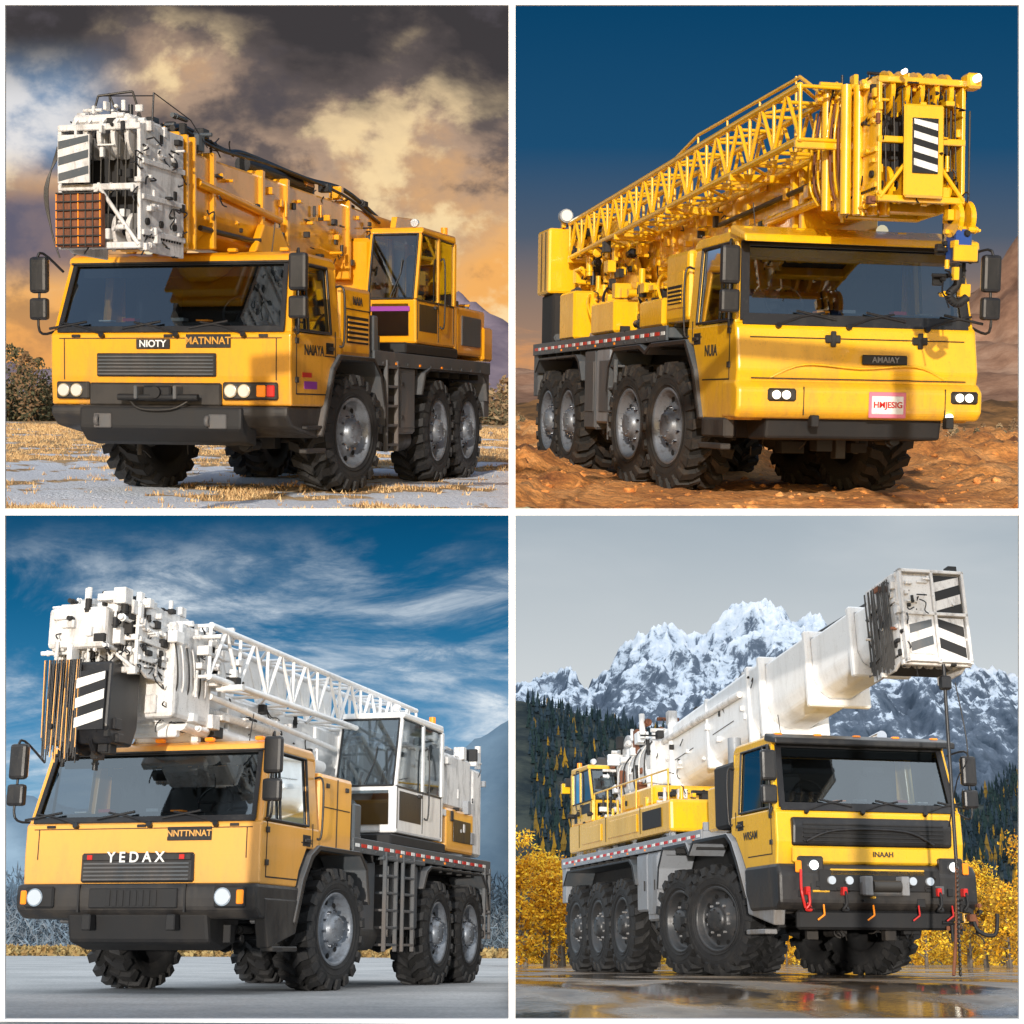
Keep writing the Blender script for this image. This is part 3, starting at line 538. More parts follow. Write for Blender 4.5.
greeble(h,(-.2,.7,-1.5,-.5,3.55,3.7),44,[Y2,Y2,BK],67,(.05,.18))
h.cyl((-.52,-1.86,3.6),(-.52,-1.92,3.6),.035,LIT,14); h.cyl((.28,-1.86,3.62),(.28,-1.92,3.62),.022,LIT,14); h.cyl((-.5,-1.6,3.6),(.3,-1.6,3.62),.03,Y2,8); h.box(-.6,-.44,-1.86,-1.7,3.52,3.66,Y2,.02)
hk=k.part('hook_block'); hk.xf=lambda v:(v[0]+.16,v[1]+.3,v[2])
hk.box(-.64,-.48,-1.75,-1.5,2.3,2.6,BLUE,.03); sheave(hk,-.62,-1.62,2.7,.17,Y2); sheave(hk,-.5,-1.62,2.7,.17,Y2); hk.box(-.68,-.44,-1.78,-1.74,2.3,2.45,Y2,.01)
hk.hose([(-.56,-1.62,2.25),(-.56,-1.62,2.1),(-.48,-1.62,2.0),(-.56,-1.62,1.92),(-.66,-1.62,1.98)],.04,DK,10)
for x in (-.66,-.56,-.47): hk.cyl((x,-1.6,2.7),(x+.02,-1.6,3.7),.01,CB,5)
greeble(hk,(-.7,-.4,-1.75,-1.45,2.0,2.75),30,[Y2,DK,BK,BK],68,(.03,.12))
k.done()
# ============================================================ crane with white lattice jib
c3=dict(s=1,T=(-3.854,16.928,-4.882),pit=-14.7,roll=.29,yaw=-15.58,W=2.70,R=.677,Zr=2.58,Zw=1.72,Zb=1.08,Zd=1.69,ax=[2.16,5.83,7.26],steer=[8],yend=8.25,ydeck=2.6,
  D=1.55,arch=1.5,paint=Y3,doorz=1.15,mirx=.12,miry=-.05,mirz=2.2,seed=13,drape=26,rub=RB,rim=RM,reflect=True,roofor=True)
k=base(c3); W2=c3['W']/2
k.fender([(.9,.7),(1.1,1.15),(1.3,1.4),(1.5,1.5),(2.75,1.5),(2.95,1.35),(3.05,.95)])
k.fender([(5.1,1.2),(5.25,1.42),(5.4,1.48),(7.7,1.48),(7.95,1.3),(8.05,1.0)],th=.03)
p=k.part('front_panel')
p.box(-.66,.62,-.035,.02,1.1,1.4,BK,.02)
for i in range(5): p.box(-.62,.58,-.05,-.03,1.12+i*.04,1.14+i*.04,GR,.004)
p.box(-.64,.6,-.05,-.03,1.32,1.39,BK,.008)
p.prism([(-.08,1.09),(-.1,.98),(-.08,.82),(.05,.74),(.9,.74),(1.0,.9),(1.0,1.09)],-W2-.01,W2+.01,BK,.04)
p.prism([(-.02,.8),(.06,.5),(.4,.42),(.7,.5),(.8,.8)],-.8,.8,DK,.04)
p.box(-.5,.5,-.115,-.09,.84,1.04,DK,.01)
for i in range(8): p.box(-.3+i*.075,-.25+i*.075,-.125,-.11,.86,1.02,DK,.003)
for xx in (-.62,.58): p.box(xx-.01,xx+.01,-.11,-.08,.8,1.08,DK,0)
for xx in (-1.2,.95): p.box(xx-.04,xx+.3,-.13,-.08,.84,1.06,DK,.02)
k.lampset(p,-1.1,-.13,.95,1,.085,LENS); k.lampset(p,1.02,-.13,.95,1,.085,LENS); p.box(1.16,1.24,-.14,-.12,.88,1.02,ORG,.01); p.box(-1.28,-1.21,-.14,-.12,.88,1.02,ORG,.01)
for xx in (-.5,.45): p.box(xx-.05,xx+.05,-.14,-.02,.62,.78,DK,.01)
p.box(.3,.8,-.012,0,1.52,1.66,BK,.004)
p.box(W2-.1,W2+.04,.3,.95,.42,.47,BK,.01); p.prism([(.1,.95),(.25,.45),(.95,.6),(1.05,.95)],W2-.12,W2+.02,BK,.02)
label('Y E D A X',k.root,1,(-.02,-.055,1.35),.15,WT); label('NNTTNNAT',k.root,1,(.55,-.015,1.59),.09,Y3)
for xx in (-.55,.5): p.box(xx-.03,xx+.03,-.06,-.05,1.33,1.38,RED,.004)
p=k.part('engine_cover'); p.box(-1.2,W2-.02,1.6,2.6,1.5,2.36,Y3,.05,2); p.box(W2-.02,W2-.012,2.1,2.112,1.55,2.32,DK,0); p.box(W2-.02,W2-.012,1.7,2.5,1.98,1.99,DK,0)
p.box(W2-.3,W2,2.62,2.85,1.6,2.1,GR,.02)
for y in (1.75,2.35): p.box(W2-.02,W2,y,y+.08,2.2,2.25,BK,.004)
p=k.part('side_lockers')
ladder(p,W2,3.7,4.1,.42,1.6,6); ladder(p,W2,4.35,4.75,.42,1.6,6)
p.box(W2-.5,W2-.1,3.15,3.65,.6,1.5,GR,.03); p.box(W2-.5,W2-.06,4.12,4.33,.6,1.5,GR,.02); p.box(W2-.5,W2-.03,4.78,5.05,.7,1.5,GR,.02); p.cyl((W2-.25,3.1,.6),(W2-.25,3.7,.6),.17,BK,18)
p.box(W2-.04,W2+.02,3.6,5.2,1.5,1.56,GR,.01); ladder(p,W2,7.95,8.2,.6,1.6,4)
p=k.part('superstructure')
p.cyl((0,4.8,1.62),(0,4.8,1.86),.78,DK,28); p.box(-1.1,.6,3.4,7.6,1.84,2.3,WH,.04); p.box(-.6,.6,4.8,7.4,2.3,3.1,WH,.05)
p.box(.4,W2,3.9,6.1,1.7,1.84,DK,.02)
p.box(.3,W2-.03,6.2,7.5,1.75,2.35,Y3,.04,2); p.box(.3,W2-.05,6.05,7.4,2.35,3.1,WD,.04); p.box(.35,W2-.05,7.5,7.95,1.75,3.0,WD,.04)
greeble(p,(.5,1.33,6.05,8.1,1.9,3.3),150,[WD,WD,WH,DK,LG],71,(.05,.2))
for sx in (-.5,.5): p.prism([(5.4,2.2),(6.2,3.5),(7.0,3.55),(7.5,2.2)],sx-.04,sx+.04,WH,.01)
p.box(W2-.02,W2-.01,6.5,7.3,1.9,2.2,BK,.002)
g=k.part('operator_cab_glass'); q=k.part('operator_cab'); opcab(q,.5,W2+.0,4.1,5.95,1.86,3.4,WH,g)
b=k.part('boom')
boomsec(b,.33,3.2,2.62,-.2,7.2,WH,.04)
for y in (-.1,.4,2.4,4.6): b.box(-.38,.38,y,y+.1,2.58,3.26,WH,.015)
b.cyl((.42,-.1,2.72),(.42,3.8,2.66),.08,WH,14); b.cyl((.42,.5,2.92),(.42,2.4,2.92),.05,WD,12)
b.cyl((.0,3.2,2.0),(0,1.2,2.6),.12,WH,16); b.cyl((.55,.3,3.05),(.55,3.9,2.9),.035,WH,10)
greeble(b,(.33,.45,.1,3.8,2.7,3.2),44,[WD,WH,WH,DK],72,(.04,.12))
j=k.part('lattice_jib')
lattice(j,-.1,6.6,.28,.72,3.2,3.74,9,.036,WH)
for i in range(6): 
    y=.1+i*.744; j.box(.27,.29,y,y+.62,3.28,3.70,WH,.004)
greeble(j,(.2,.75,-.2,.8,3.1,3.75),60,[WD,WH,WD,DK],73,(.05,.17))
h=k.part('boom_head'); h.xf=lambda v:(v[0]*.92,v[1]+.95,v[2]+.02); boomhead(h,.46,-2.1,-1.0,3.05,3.8,WD,74)
h.box(-.5,.2,-2.3,-1.7,3.3,3.72,WD,.05,2); h.box(-.3,.6,-1.5,-.6,2.7,3.7,WD,.05,2); greeble(h,(-.4,.64,-1.6,-.3,2.65,3.85),150,[WD,WH,WD,DK],75,(.05,.2))
greeble(h,(-.5,.45,-2.33,-1.7,3.2,3.82),110,[WD,WH,WD,DK],76,(.04,.17))
for i in range(6): h.hose([(.55,-1.5+i*.13,3.6),(.63,-1.52+i*.13,3.35),(.62,-1.45+i*.13,3.05),(.55,-1.42+i*.13,2.9)],.010,WD if i%2 else BK,6)
hk=k.part('hook_block'); hk.xf=lambda v:(v[0]*.85-.02,v[1]+.95,v[2]+.08)
hk.prism([(-2.3,3.1),(-2.32,2.45),(-2.2,2.3),(-1.8,2.3),(-1.7,2.5),(-1.7,3.1)],-.46,.36,BK,.03)
hazard(hk,-.06,.32,2.42,3.0,-2.345,3,BK,WT)
for i in range(44): x=-.46+i*.0105; hk.cyl((x,-2.34,2.2+R.uniform(-.1,.16)),(x+R.uniform(-.03,.03),-2.34,3.12),.008,BK if i%6 else Y3,5)
for sxx in (-.3,-.1,.1): sheave(hk,sxx,-2.05,2.4,.2,BK)
greeble(hk,(-.46,.36,-2.3,-1.7,2.2,2.5),24,[BK,DK],77,(.05,.14))
k.done()
# ============================================================ five-axle crane with white telescopic boom
c4=dict(s=-1,T=(4.459,20.372,-5.667),pit=-15.02,roll=.18,yaw=13.24,W=2.51,R=.732,Zr=2.94,Zw=2.01,Zb=1.35,Zd=1.92,ax=[2.34,3.75,6.53,7.90,9.27],steer=[22,10],yend=10.2,ydeck=2.7,
  D=1.55,arch=1.8,paint=Y4,doorz=1.45,mirx=.1,miry=-.08,mirz=2.35,seed=14,drape=0,rub=RB,rim=RK,reflect=True,gask=.08,tw=.46,lean=.26,deckmat=LG,roofor=True,seam=None,
  bodyprof=[(.02,1.35),(-.02,1.6),(0,1.97),(.03,2.01),(1.55,2.01),(1.55,1.78),(1.4,1.72),(1.2,1.5),(1.05,1.3),(.9,1.05),(.3,1.05),(.05,1.2)],)
k=base(c4); W2=c4['W']/2
k.fender([(1.02,.95),(1.3,1.4),(1.5,1.66),(1.65,1.76),(2.95,1.76),(3.15,1.6),(3.3,1.75),(4.3,1.75),(4.5,1.5),(4.56,1.2)],LG)
k.fender([(5.7,1.3),(5.85,1.6),(6.0,1.68),(9.7,1.68),(9.95,1.45)],th=.03)
p=k.part('front_panel')
p.prism([(-.06,1.9),(-.09,1.8),(-.06,1.56),(.03,1.54),(.03,1.9)],-1.08,1.06,BK,.03)
for i in range(5): p.box(-.95,.93,-.1,-.07,1.6+i*.05,1.62+i*.05,DK,.004)
p.hose([(-.8,-.11,1.58),(-.4,-.12,1.74),(.5,-.12,1.74),(.9,-.11,1.6)],.018,BK)
p.prism([(-.12,1.33),(-.2,1.22),(-.2,.86),(-.1,.78),(.8,.78),(.95,1.0),(.95,1.33)],-W2-.06,W2+.06,BK,.04)
p.box(-1.08,1.08,-.12,-.04,1.34,1.54,Y4,.02)
p.box(-.8,.8,-.215,-.19,1.0,1.26,DK,.01)
p.box(-.32,.28,-.3,-.2,.95,1.12,GR,.02); p.cyl((-.2,-.34,1.06),(.16,-.34,1.06),.07,CB,16)
for xx in (-.26,.22): p.box(xx-.05,xx+.05,-.38,-.2,.95,1.18,LG,.01)
p.box(-.6,.65,-.215,-.2,1.19,1.27,Y4,.01)
for xx in (.65,.42,-.65,-.42): p.cyl((xx,-.22,1.13),(xx,-.26,1.13),.05,LENS,14)
for xx in (.88,-.98): p.box(xx-.16,xx+.16,-.19,-.1,1.2,1.42,BK,.02)
k.lampset(p,.86,-.19,1.31,1,.06,LIT); k.lampset(p,-1.0,-.19,1.31,1,.06,LIT); p.box(1.02,1.1,-.22,-.19,1.22,1.36,ORG,.01); p.box(-1.2,-1.12,-.22,-.19,1.22,1.36,ORG,.01)
for xx in (.5,.98,-.75,-1.1):
    p.hose([(xx,-.24,1.0),(xx,-.3,.98),(xx,-.32,.85),(xx+.04,-.3,.78),(xx-.04,-.27,.78),(xx,-.25,.86)],.018,RED if xx>0.6 else DK,8)
    p.box(xx-.03,xx+.03,-.3,-.2,.95,1.05,RED,.01)
p.hose([(1.05,-.25,1.25),(1.08,-.32,1.0),(1.03,-.3,.8)],.018,RED,8)
for xx in (-.95,-.5,.1,.75): p.path([(xx,-.2,.84),(xx+.02,-.26,.72),(xx+.1,-.24,.66)],.012,ORG if xx>0 else RED,6)
p.box(-1.05,1.05,-.1,.0,.55,.78,DK,.03); p.hose([(-1.2,-.2,.8),(-1.25,-.25,.55),(-1.45,-.3,.5),(-1.5,-.3,.75)],.025,DK,8); greeble(p,(-1.3,-.9,-.3,-.1,.45,.9),26,[DK,DK,RUST,Y4],81,(.03,.1))
greeble(p,(-1.1,1.1,-.22,-.15,.85,1.2),40,[DK,DK,GR,BK,Y4],82,(.03,.12))
p.prism([(.0,1.1),(.1,.6),(.95,.75),(1.05,1.15)],W2-.12,W2+.03,LG,.02); p.box(W2-.1,W2+.06,.3,.95,.5,.56,LG,.01)
p.prism([(-.02,2.80),(-.02,2.88),(.32,2.97),(.36,2.88)],-W2*.98,W2*.98,BK,.02)
label('INAAH',k.root,-1,(-.1,-.13,1.45),.09,BK); label('WRSAM',k.root,-1,(W2+.004,.85,1.72),.14,BK,True,.002)
p=k.part('exhaust_stack'); p.box(.2,W2-.05,1.62,2.3,1.9,2.75,DK,.04); p.cyl((W2-.2,1.85,1.9),(W2-.2,1.85,3.1),.09,LG,16); p.box(.3,W2-.1,2.3,2.7,1.9,2.5,Y4,.03); greeble(p,(.3,1.15,1.6,2.7,1.9,2.7),30,[DK,BK,LG,Y4],83,(.05,.18))
p=k.part('side_lockers')
p.box(W2-.42,W2-.01,4.65,5.2,.75,1.76,LG,.03); p.box(W2-.42,W2-.01,5.22,5.75,.9,1.76,LG,.03); p.box(W2-.02,W2+.004,4.7,5.15,.85,1.7,LG,.004)
for y in (4.8,5.3): p.box(W2+.0,W2+.015,y,y+.03,1.2,1.35,BK,.004)
p=k.part('superstructure')
p.cyl((0,6.6,1.85),(0,6.6,2.1),.8,DK,28); p.box(-1.05,W2-.05,4.2,9.9,2.02,2.5,Y4,.05,2); p.box(-1.,W2-.12,5.2,6.9,2.5,2.8,Y4,.04)
p.box(W2-.05,W2-.03,4.6,5.5,2.12,2.4,DK,.004); p.box(W2-.05,W2-.03,5.8,7.4,2.12,2.4,Y4,.01); p.box(W2-.05,W2-.03,7.8,9.,2.12,2.4,Y4,.01)
for y in (5.65,7.55,9.2): p.box(W2-.052,W2-.042,y,y+.015,2.08,2.48,DK,0)
greeble(p,(.4,1.15,4.4,9.8,2.5,2.75),90,[Y4,DK,BK,WD],84,(.05,.18))
p.path([(W2-.1,4.4,2.5),(W2-.1,4.4,2.95),(W2-.1,8.4,2.95),(W2-.1,8.4,2.5)],.016,Y4)
for y in (5.2,6.,6.8,7.6): p.cyl((W2-.1,y,2.5),(W2-.1,y,2.95),.014,Y4)
p.cyl((.1,4.2,2.3),(.1,2.6,3.1),.14,WH,18); p.cyl((.1,4.9,2.1),(.1,3.6,2.6),.19,Y4,18)
g=k.part('operator_cab_glass'); q=k.part('operator_cab'); opcab(q,.15,W2-.1,8.6,9.9,2.5,3.5,Y4,g)
greeble(q,(.1,1.1,9.9,11.1,3.1,3.5),40,[DK,BK,Y4],85,(.06,.22))
b=k.part('boom'); fx=lambda v:inc(v,.10,6.0,3.35); b.xf=fx
boomsec(b,.46,3.9,2.85,2.2,9.2,WH,.05); boomsec(b,.40,3.84,2.92,.7,2.3,WH,.04); boomsec(b,.35,3.78,2.98,-.6,.8,WH,.03); boomsec(b,.31,3.74,3.02,-1.5,-.5,WH,.03)
for y,w,a,z in ((2.2,.5,2.8,3.95),(2.7,.49,2.82,3.94),(.7,.44,2.87,3.89),(-.6,.39,2.93,3.83),(6.2,.5,2.8,3.95),(4.5,.475,2.84,3.92)): b.box(-w,w,y,y+.1,a,z,WH,.02)
b.cyl((.50,3,3.6),(.50,6.5,3.7),.05,WD,10); b.hose([(.1,-1.4,3.85),(.1,2,4.0),(.15,5,4.05),(.1,7,4.1)],.02,BK)
for y in (3.4,5.2): b.box(.462,.468,y,y+.9,3.3,3.31,DK,0)
greeble(b,(.46,.50,2.4,6.5,3.0,3.8),20,[WH,WD,WH,DK],86,(.03,.09)); greeble(b,(-.3,.4,3,6.5,3.9,4.0),20,[WH,WD,DK,WD],87,(.05,.15))
rc=k.part('winch'); rc.xf=fx; rc.box(-.6,.7,6.6,8.6,2.6,3.75,WD,.06,2); rc.cyl((-.5,8.2,3.9),(.6,8.2,3.9),.28,WD,22); greeble(rc,(.2,.85,6.3,9.0,2.6,4.1),190,[WD,WH,WD,DK,WH,RUST],88,(.05,.22))
for i in range(6): rc.hose([(.7,6.5+i*.3,3.7),(.80,6.6+i*.3,3.5),(.78,6.7+i*.3,3.1),(.65,6.6+i*.3,2.9)],.014,WD if i%2 else BK,6)
h=k.part('boom_head'); h.xf=lambda v:fx((v[0]*.9+.02,v[1]+.25,v[2]-.06)); boomhead(h,.46,-2.3,-1.5,2.72,3.86,WD,89,WD,(RUST,))
hazard(h,-.40,-.02,2.8,3.3,-2.36,2,WD,DK); hazard(h,-.40,-.02,3.36,3.82,-2.36,2,DK,WD,-1); h.box(.02,.44,-2.37,-2.35,2.8,3.8,WD,.01)
hazard(h,.06,.40,2.85,3.28,-2.385,2,WD,GR,-1); greeble(h,(.05,.42,-2.42,-2.37,3.3,3.8),16,[WD,WD,DK],93,(.03,.1))
for x in (-.44,0,.44): h.box(x-.02,x+.02,-2.39,-2.3,2.75,3.88,WD,.006)
for z in (2.76,3.32,3.84): h.box(-.46,.46,-2.39,-2.3,z,z+.04,WD,.006)
for i in range(22): 
    y=-2.2+i*.03; h.cyl((.53,y,2.7+R.uniform(0,.15)),(.53,y+R.uniform(-.03,.03),3.8),.008,CB,5)
hk=k.part('hoist_rope'); hk.xf=lambda v:(v[0]+.1,v[1]+.15,v[2])
hk.cyl((-.14,-2.25,3.5),(-.14,-2.25,1.2),.022,BK,8); hk.hose([(-.14,-2.25,1.2),(-.13,-2.22,.8),(-.10,-2.2,.4),(-.02,-2.25,.03)],.02,RUST,6)
for i in range(26): z=1.3-i*.05; hk.lathe([(-.012,.02),(0,.032),(.012,.02)],(-.14+.0015*i,-2.25,z),CB,8)
hk.box(-.2,-.08,-2.32,-2.2,3.2,3.36,BK,.02); hk.hose([(-.3,-2.2,3.3),(-.4,-2.2,2.5),(-.35,-2.,2.2),(-.42,-1.6,1.7)],.008,BK,5)
k.done()
# ============================================================ settings: grounds
def tilt(c): return Matrix.Translation(c['T'])@Matrix.Rotation(radians(c['pit']),4,'X')@Matrix.Rotation(radians(c['roll']),4,'Y')
def clipped(name,verts,faces,mw,mats,planes,smooth=True,midx=None):
    """mesh in bay frame -> world, trimmed at the edges of its bay"""
    me=bpy.data.meshes.new(name); me.from_pydata([mw@Vector(v) for v in verts],[],faces)
    for m in mats: me.materials.append(m)
    if midx: me.polygons.foreach_set('material_index',midx)
    bm=bmesh.new(); bm.from_mesh(me)
    for co,no in planes:
        bmesh.ops.bisect_plane(bm,geom=bm.verts[:]+bm.edges[:]+bm.faces[:],plane_co=co,plane_no=no,clear_outer=True,clear_inner=False)
    bm.to_mesh(me); bm.free()
    if smooth: me.polygons.foreach_set('use_smooth',[True]*len(me.polygons))
    o=bpy.data.objects.new(name,me); sc.collection.objects.link(o); return o
G=.018
LEFT=((-G,0,0),(1,0,0)); RIGHT=((G,0,0),(-1,0,0)); UP=((0,0,G),(0,0,-1)); DOWN=((0,0,-G),(0,0,1))
def sheet(name,c,hf,mat,planes,y0,y1,side,nx=150,ny=170,sf=None):
    mw=tilt(c); cam=mw.inverted()@Vector((0,0,0)); vs=[];fs=[]
    for j in range(ny+1):
        t=j/ny; d0=y0-cam.y; d1=y1-cam.y; y=cam.y+d0*(d1/d0)**(t)
        hw=(y-cam.y)*1.0
        for i in range(nx+1):
            s=i/nx; x=cam.x+(s**1.6*hw+ -.02*hw)*side
            vs.append((x,y,hf(x,y)))
    for j in range(ny):
        for i in range(nx):
            a=j*(nx+1)+i; fs.append((a,a+1,a+nx+2,a+nx+1) if side>0 else (a,a+nx+1,a+nx+2,a+1))
    o=clipped(name,vs,fs,mw,[mat],planes)
    if sf:
        inv=mw.inverted(); at=o.data.attributes.new('snow','FLOAT','POINT'); vals=[]
        for v in o.data.vertices: q=inv@v.co; vals.append(sf(q.x,q.y))
        at.data.foreach_set('value',vals)
    return o
def fbm(x,y,s,o=0,n=5):
    return noise.fractal(Vector((x*s+o,y*s+o*.3,o)),.9,2.1,n)
def groundmat(name,stops,scale,rough=.95,bump=.6,bscale=18,detail=10,sc2=60,wet=None,stretch=1,snow=None):
    m,nt,N,L=newmat(name); o=N.new('ShaderNodeOutputMaterial'); p=N.new('ShaderNodeBsdfPrincipled'); L.new(p.outputs[0],o.inputs[0])
    tc=N.new('ShaderNodeTexCoord'); mp=N.new('ShaderNodeMapping'); mp.inputs['Scale'].default_value=(1,stretch,1); L.new(tc.outputs['Object'],mp.inputs[0])
    n=N.new('ShaderNodeTexNoise'); n.inputs['Scale'].default_value=scale; n.inputs['Detail'].default_value=detail; n.inputs['Roughness'].default_value=.66; L.new(mp.outputs[0],n.inputs['Vector'])
    r=ramp(N,stops); L.new(n.outputs[0],r.inputs[0])
    n2=N.new('ShaderNodeTexNoise'); n2.inputs['Scale'].default_value=sc2; n2.inputs['Detail'].default_value=6; n2.inputs['Roughness'].default_value=.7; L.new(tc.outputs['Object'],n2.inputs['Vector'])
    r2=ramp(N,[(.3,.55),(.7,1.35)]); L.new(n2.outputs[0],r2.inputs[0])
    mx=N.new('ShaderNodeMixRGB'); mx.blend_type='MULTIPLY'; mx.inputs[0].default_value=1; L.new(r.outputs[0],mx.inputs[1]); L.new(r2.outputs[0],mx.inputs[2]); col=mx.outputs[0]
    if snow:
        at=N.new('ShaderNodeAttribute'); at.attribute_name='snow'
        ad=N.new('ShaderNodeMath'); ad.operation='MULTIPLY_ADD'; ad.inputs[1].default_value=.9; L.new(n2.outputs[0],ad.inputs[0]); L.new(at.outputs['Fac'],ad.inputs[2])
        rs=ramp(N,[(.68,0),(.84,1)]); L.new(ad.outputs[0],rs.inputs[0])
        ms=N.new('ShaderNodeMixRGB'); ms.inputs[2].default_value=(*snow,1); L.new(rs.outputs[0],ms.inputs[0]); L.new(col,ms.inputs[1]); col=ms.outputs[0]
        rg=N.new('ShaderNodeMapRange'); rg.inputs[3].default_value=rough; rg.inputs[4].default_value=.5; L.new(rs.outputs[0],rg.inputs[0]); L.new(rg.outputs[0],p.inputs['Roughness'])
    L.new(col,p.inputs['Base Color'])
    if not snow: p.inputs['Roughness'].default_value=rough
    b=N.new('ShaderNodeBump'); b.inputs['Strength'].default_value=bump; b.inputs['Distance'].default_value=.04
    n3=N.new('ShaderNodeTexNoise'); n3.inputs['Scale'].default_value=bscale; n3.inputs['Detail'].default_value=8; L.new(tc.outputs['Object'],n3.inputs['Vector']); L.new(n3.outputs[0],b.inputs['Height'])
    if wet:
        rw=ramp(N,wet); n4=N.new('ShaderNodeTexNoise'); n4.inputs['Scale'].default_value=.8; n4.inputs['Detail'].default_value=5; L.new(mp.outputs[0],n4.inputs['Vector']); L.new(n4.outputs[0],rw.inputs[0]); L.new(rw.outputs[0],p.inputs['Roughness'])
        ml=N.new('ShaderNodeMath'); ml.operation='MULTIPLY'; ml.inputs[1].default_value=bump; L.new(rw.outputs[0],ml.inputs[0]); L.new(ml.outputs[0],b.inputs['Strength'])
    L.new(b.outputs[0],p.inputs['Normal']); return m
g1=groundmat('frosty_dry_grass',[(.36,(.30,.18,.08)),(.5,(.55,.35,.16)),(.64,(.68,.47,.25))],.9,bump=1.,bscale=22,sc2=14,snow=(.84,.88,.95))
g2=groundmat('red_dirt',[(.33,(.26,.085,.02)),(.5,(.66,.26,.06)),(.66,(.82,.39,.13))],.8,bump=1.,bscale=9,sc2=16)
g3=groundmat('pale_concrete',[(.35,(.30,.30,.30)),(.5,(.42,.41,.40)),(.65,(.50,.49,.48))],.5,rough=.7,bump=.15,sc2=25)
g4=groundmat('wet_asphalt',[(.38,(.03,.020,.013)),(.5,(.12,.075,.042)),(.62,(.26,.17,.09))],1.2,bump=.6,sc2=50,wet=[(.47,.04),(.60,.45)],stretch=.6)
def snow1(x,y):
    n=fbm(x,y*.7,.55,3)+.5*fbm(x,y,1.9,21)+.62*exp(-((y-4.5)/6.)**2)+.6*exp(-((y+1.0)/1.1)**2)*(1 if -1.9<x<1.9 else .45)
    return min(.6,max(0,(n-.16)*1.8))
def h1(x,y): return fbm(x,y,.5,3)*.03+fbm(x,y,2.5,9)*.012
def h2(x,y):
    a=min(1,max(0,(abs(x+.2)-1.9)/1.2)) if y<9 else 1
    a=max(a,min(1,max(0,(y-8)/2.)))
    r=fbm(x,y,.45,5); rut=abs(fbm(x,y,1.2,15)); return fbm(x,y,1.8,11)*.06+fbm(x,y,5,7)*.025+ a*(max(0,r)*.5)+a*rut*.34*(1 if y>.5 else .35)
sheet('ground',c1,h1,g1,[LEFT,UP],-3.6,YB,-1,170,190,snow1)
sheet('ground',c2,h2,g2,[RIGHT,UP],-2.9,YB,1,230,240)
sheet('ground',c3,lambda x,y:0,g3,[LEFT,DOWN],-7.2,YB,-1,40,60)
def h4(x,y):
    t=min(1,max(0,(-5.5-y)/5.)); return fbm(x,y,.7,4)*.006-.24*t*t*(3-2*t)
sheet('ground',c4,h4,g4,[RIGHT,DOWN],-11.4,YB,1,120,160)
def grass(name,c,n,mats,planes,xr,yr,hh,seed,dens=lambda x,y:1,grow=0):
    r=random.Random(seed); vs=[];fs=[];mi=[]
    for i in range(n):
        y=yr[0]+(yr[1]-yr[0])*r.random()**1.7; x=r.uniform(*xr)*(1+max(0,y)*.06)
        if r.random()>dens(x,y): continue
        z=h1(x,y)
        for k in range(4):
            a=r.uniform(0,2*pi); sc_=1+max(0,y-12)*grow; h=r.uniform(*hh)*sc_; w=(.006+.004*r.random())*sc_; lx,ly=cos(a)*h*1.1*r.random(),sin(a)*h*1.1*r.random(); x2=x+r.uniform(-.05,.05)*sc_;y2=y+r.uniform(-.05,.05)
            b=len(vs); vs+= [(x2-w,y2,z-.01),(x2+w,y2,z-.01),(x2+lx,y2+ly,z+h)]; fs.append((b,b+1,b+2)); mi.append(r.randrange(len(mats)))
    return clipped(name,vs,fs,tilt(c),mats,planes,False,mi)
st1=surf('straw_light',(.62,.42,.20),.8); st2=surf('straw_dark',(.32,.18,.07),.8)
grass('dry_grass',c1,34000,[st1,st2,st1,st2],[LEFT,UP],(-5,5.5),(-2.8,70),(.015,.06),5,lambda x,y:.03 if snow1(x,y)>.12 else (1 if fbm(x,y,.8,2)>-.15 else .35),.03)
def clods(name,c,n,mat,planes,seed):
    r=random.Random(seed); vs=[];fs=[]
    for i in range(n):
        x=r.uniform(-5,7);y=r.uniform(-2,22); s=.010+.07*r.random()**6; z=h2(x,y)
        bm=bmesh.new(); bmesh.ops.create_icosphere(bm,subdivisions=1,radius=s); b=len(vs)
        for v in bm.verts: vs.append((x+v.co.x*r.uniform(.6,1.5),y+v.co.y*r.uniform(.6,1.5),z+v.co.z*r.uniform(.5,.9)))
        bm.verts.index_update(); fs+= [tuple(b+v.index for v in f.verts) for f in bm.faces]; bm.free()
    clipped(name,vs,fs,tilt(c),[mat],planes,False)
clods('dirt_clods',c2,3200,g2,[RIGHT,UP],8)
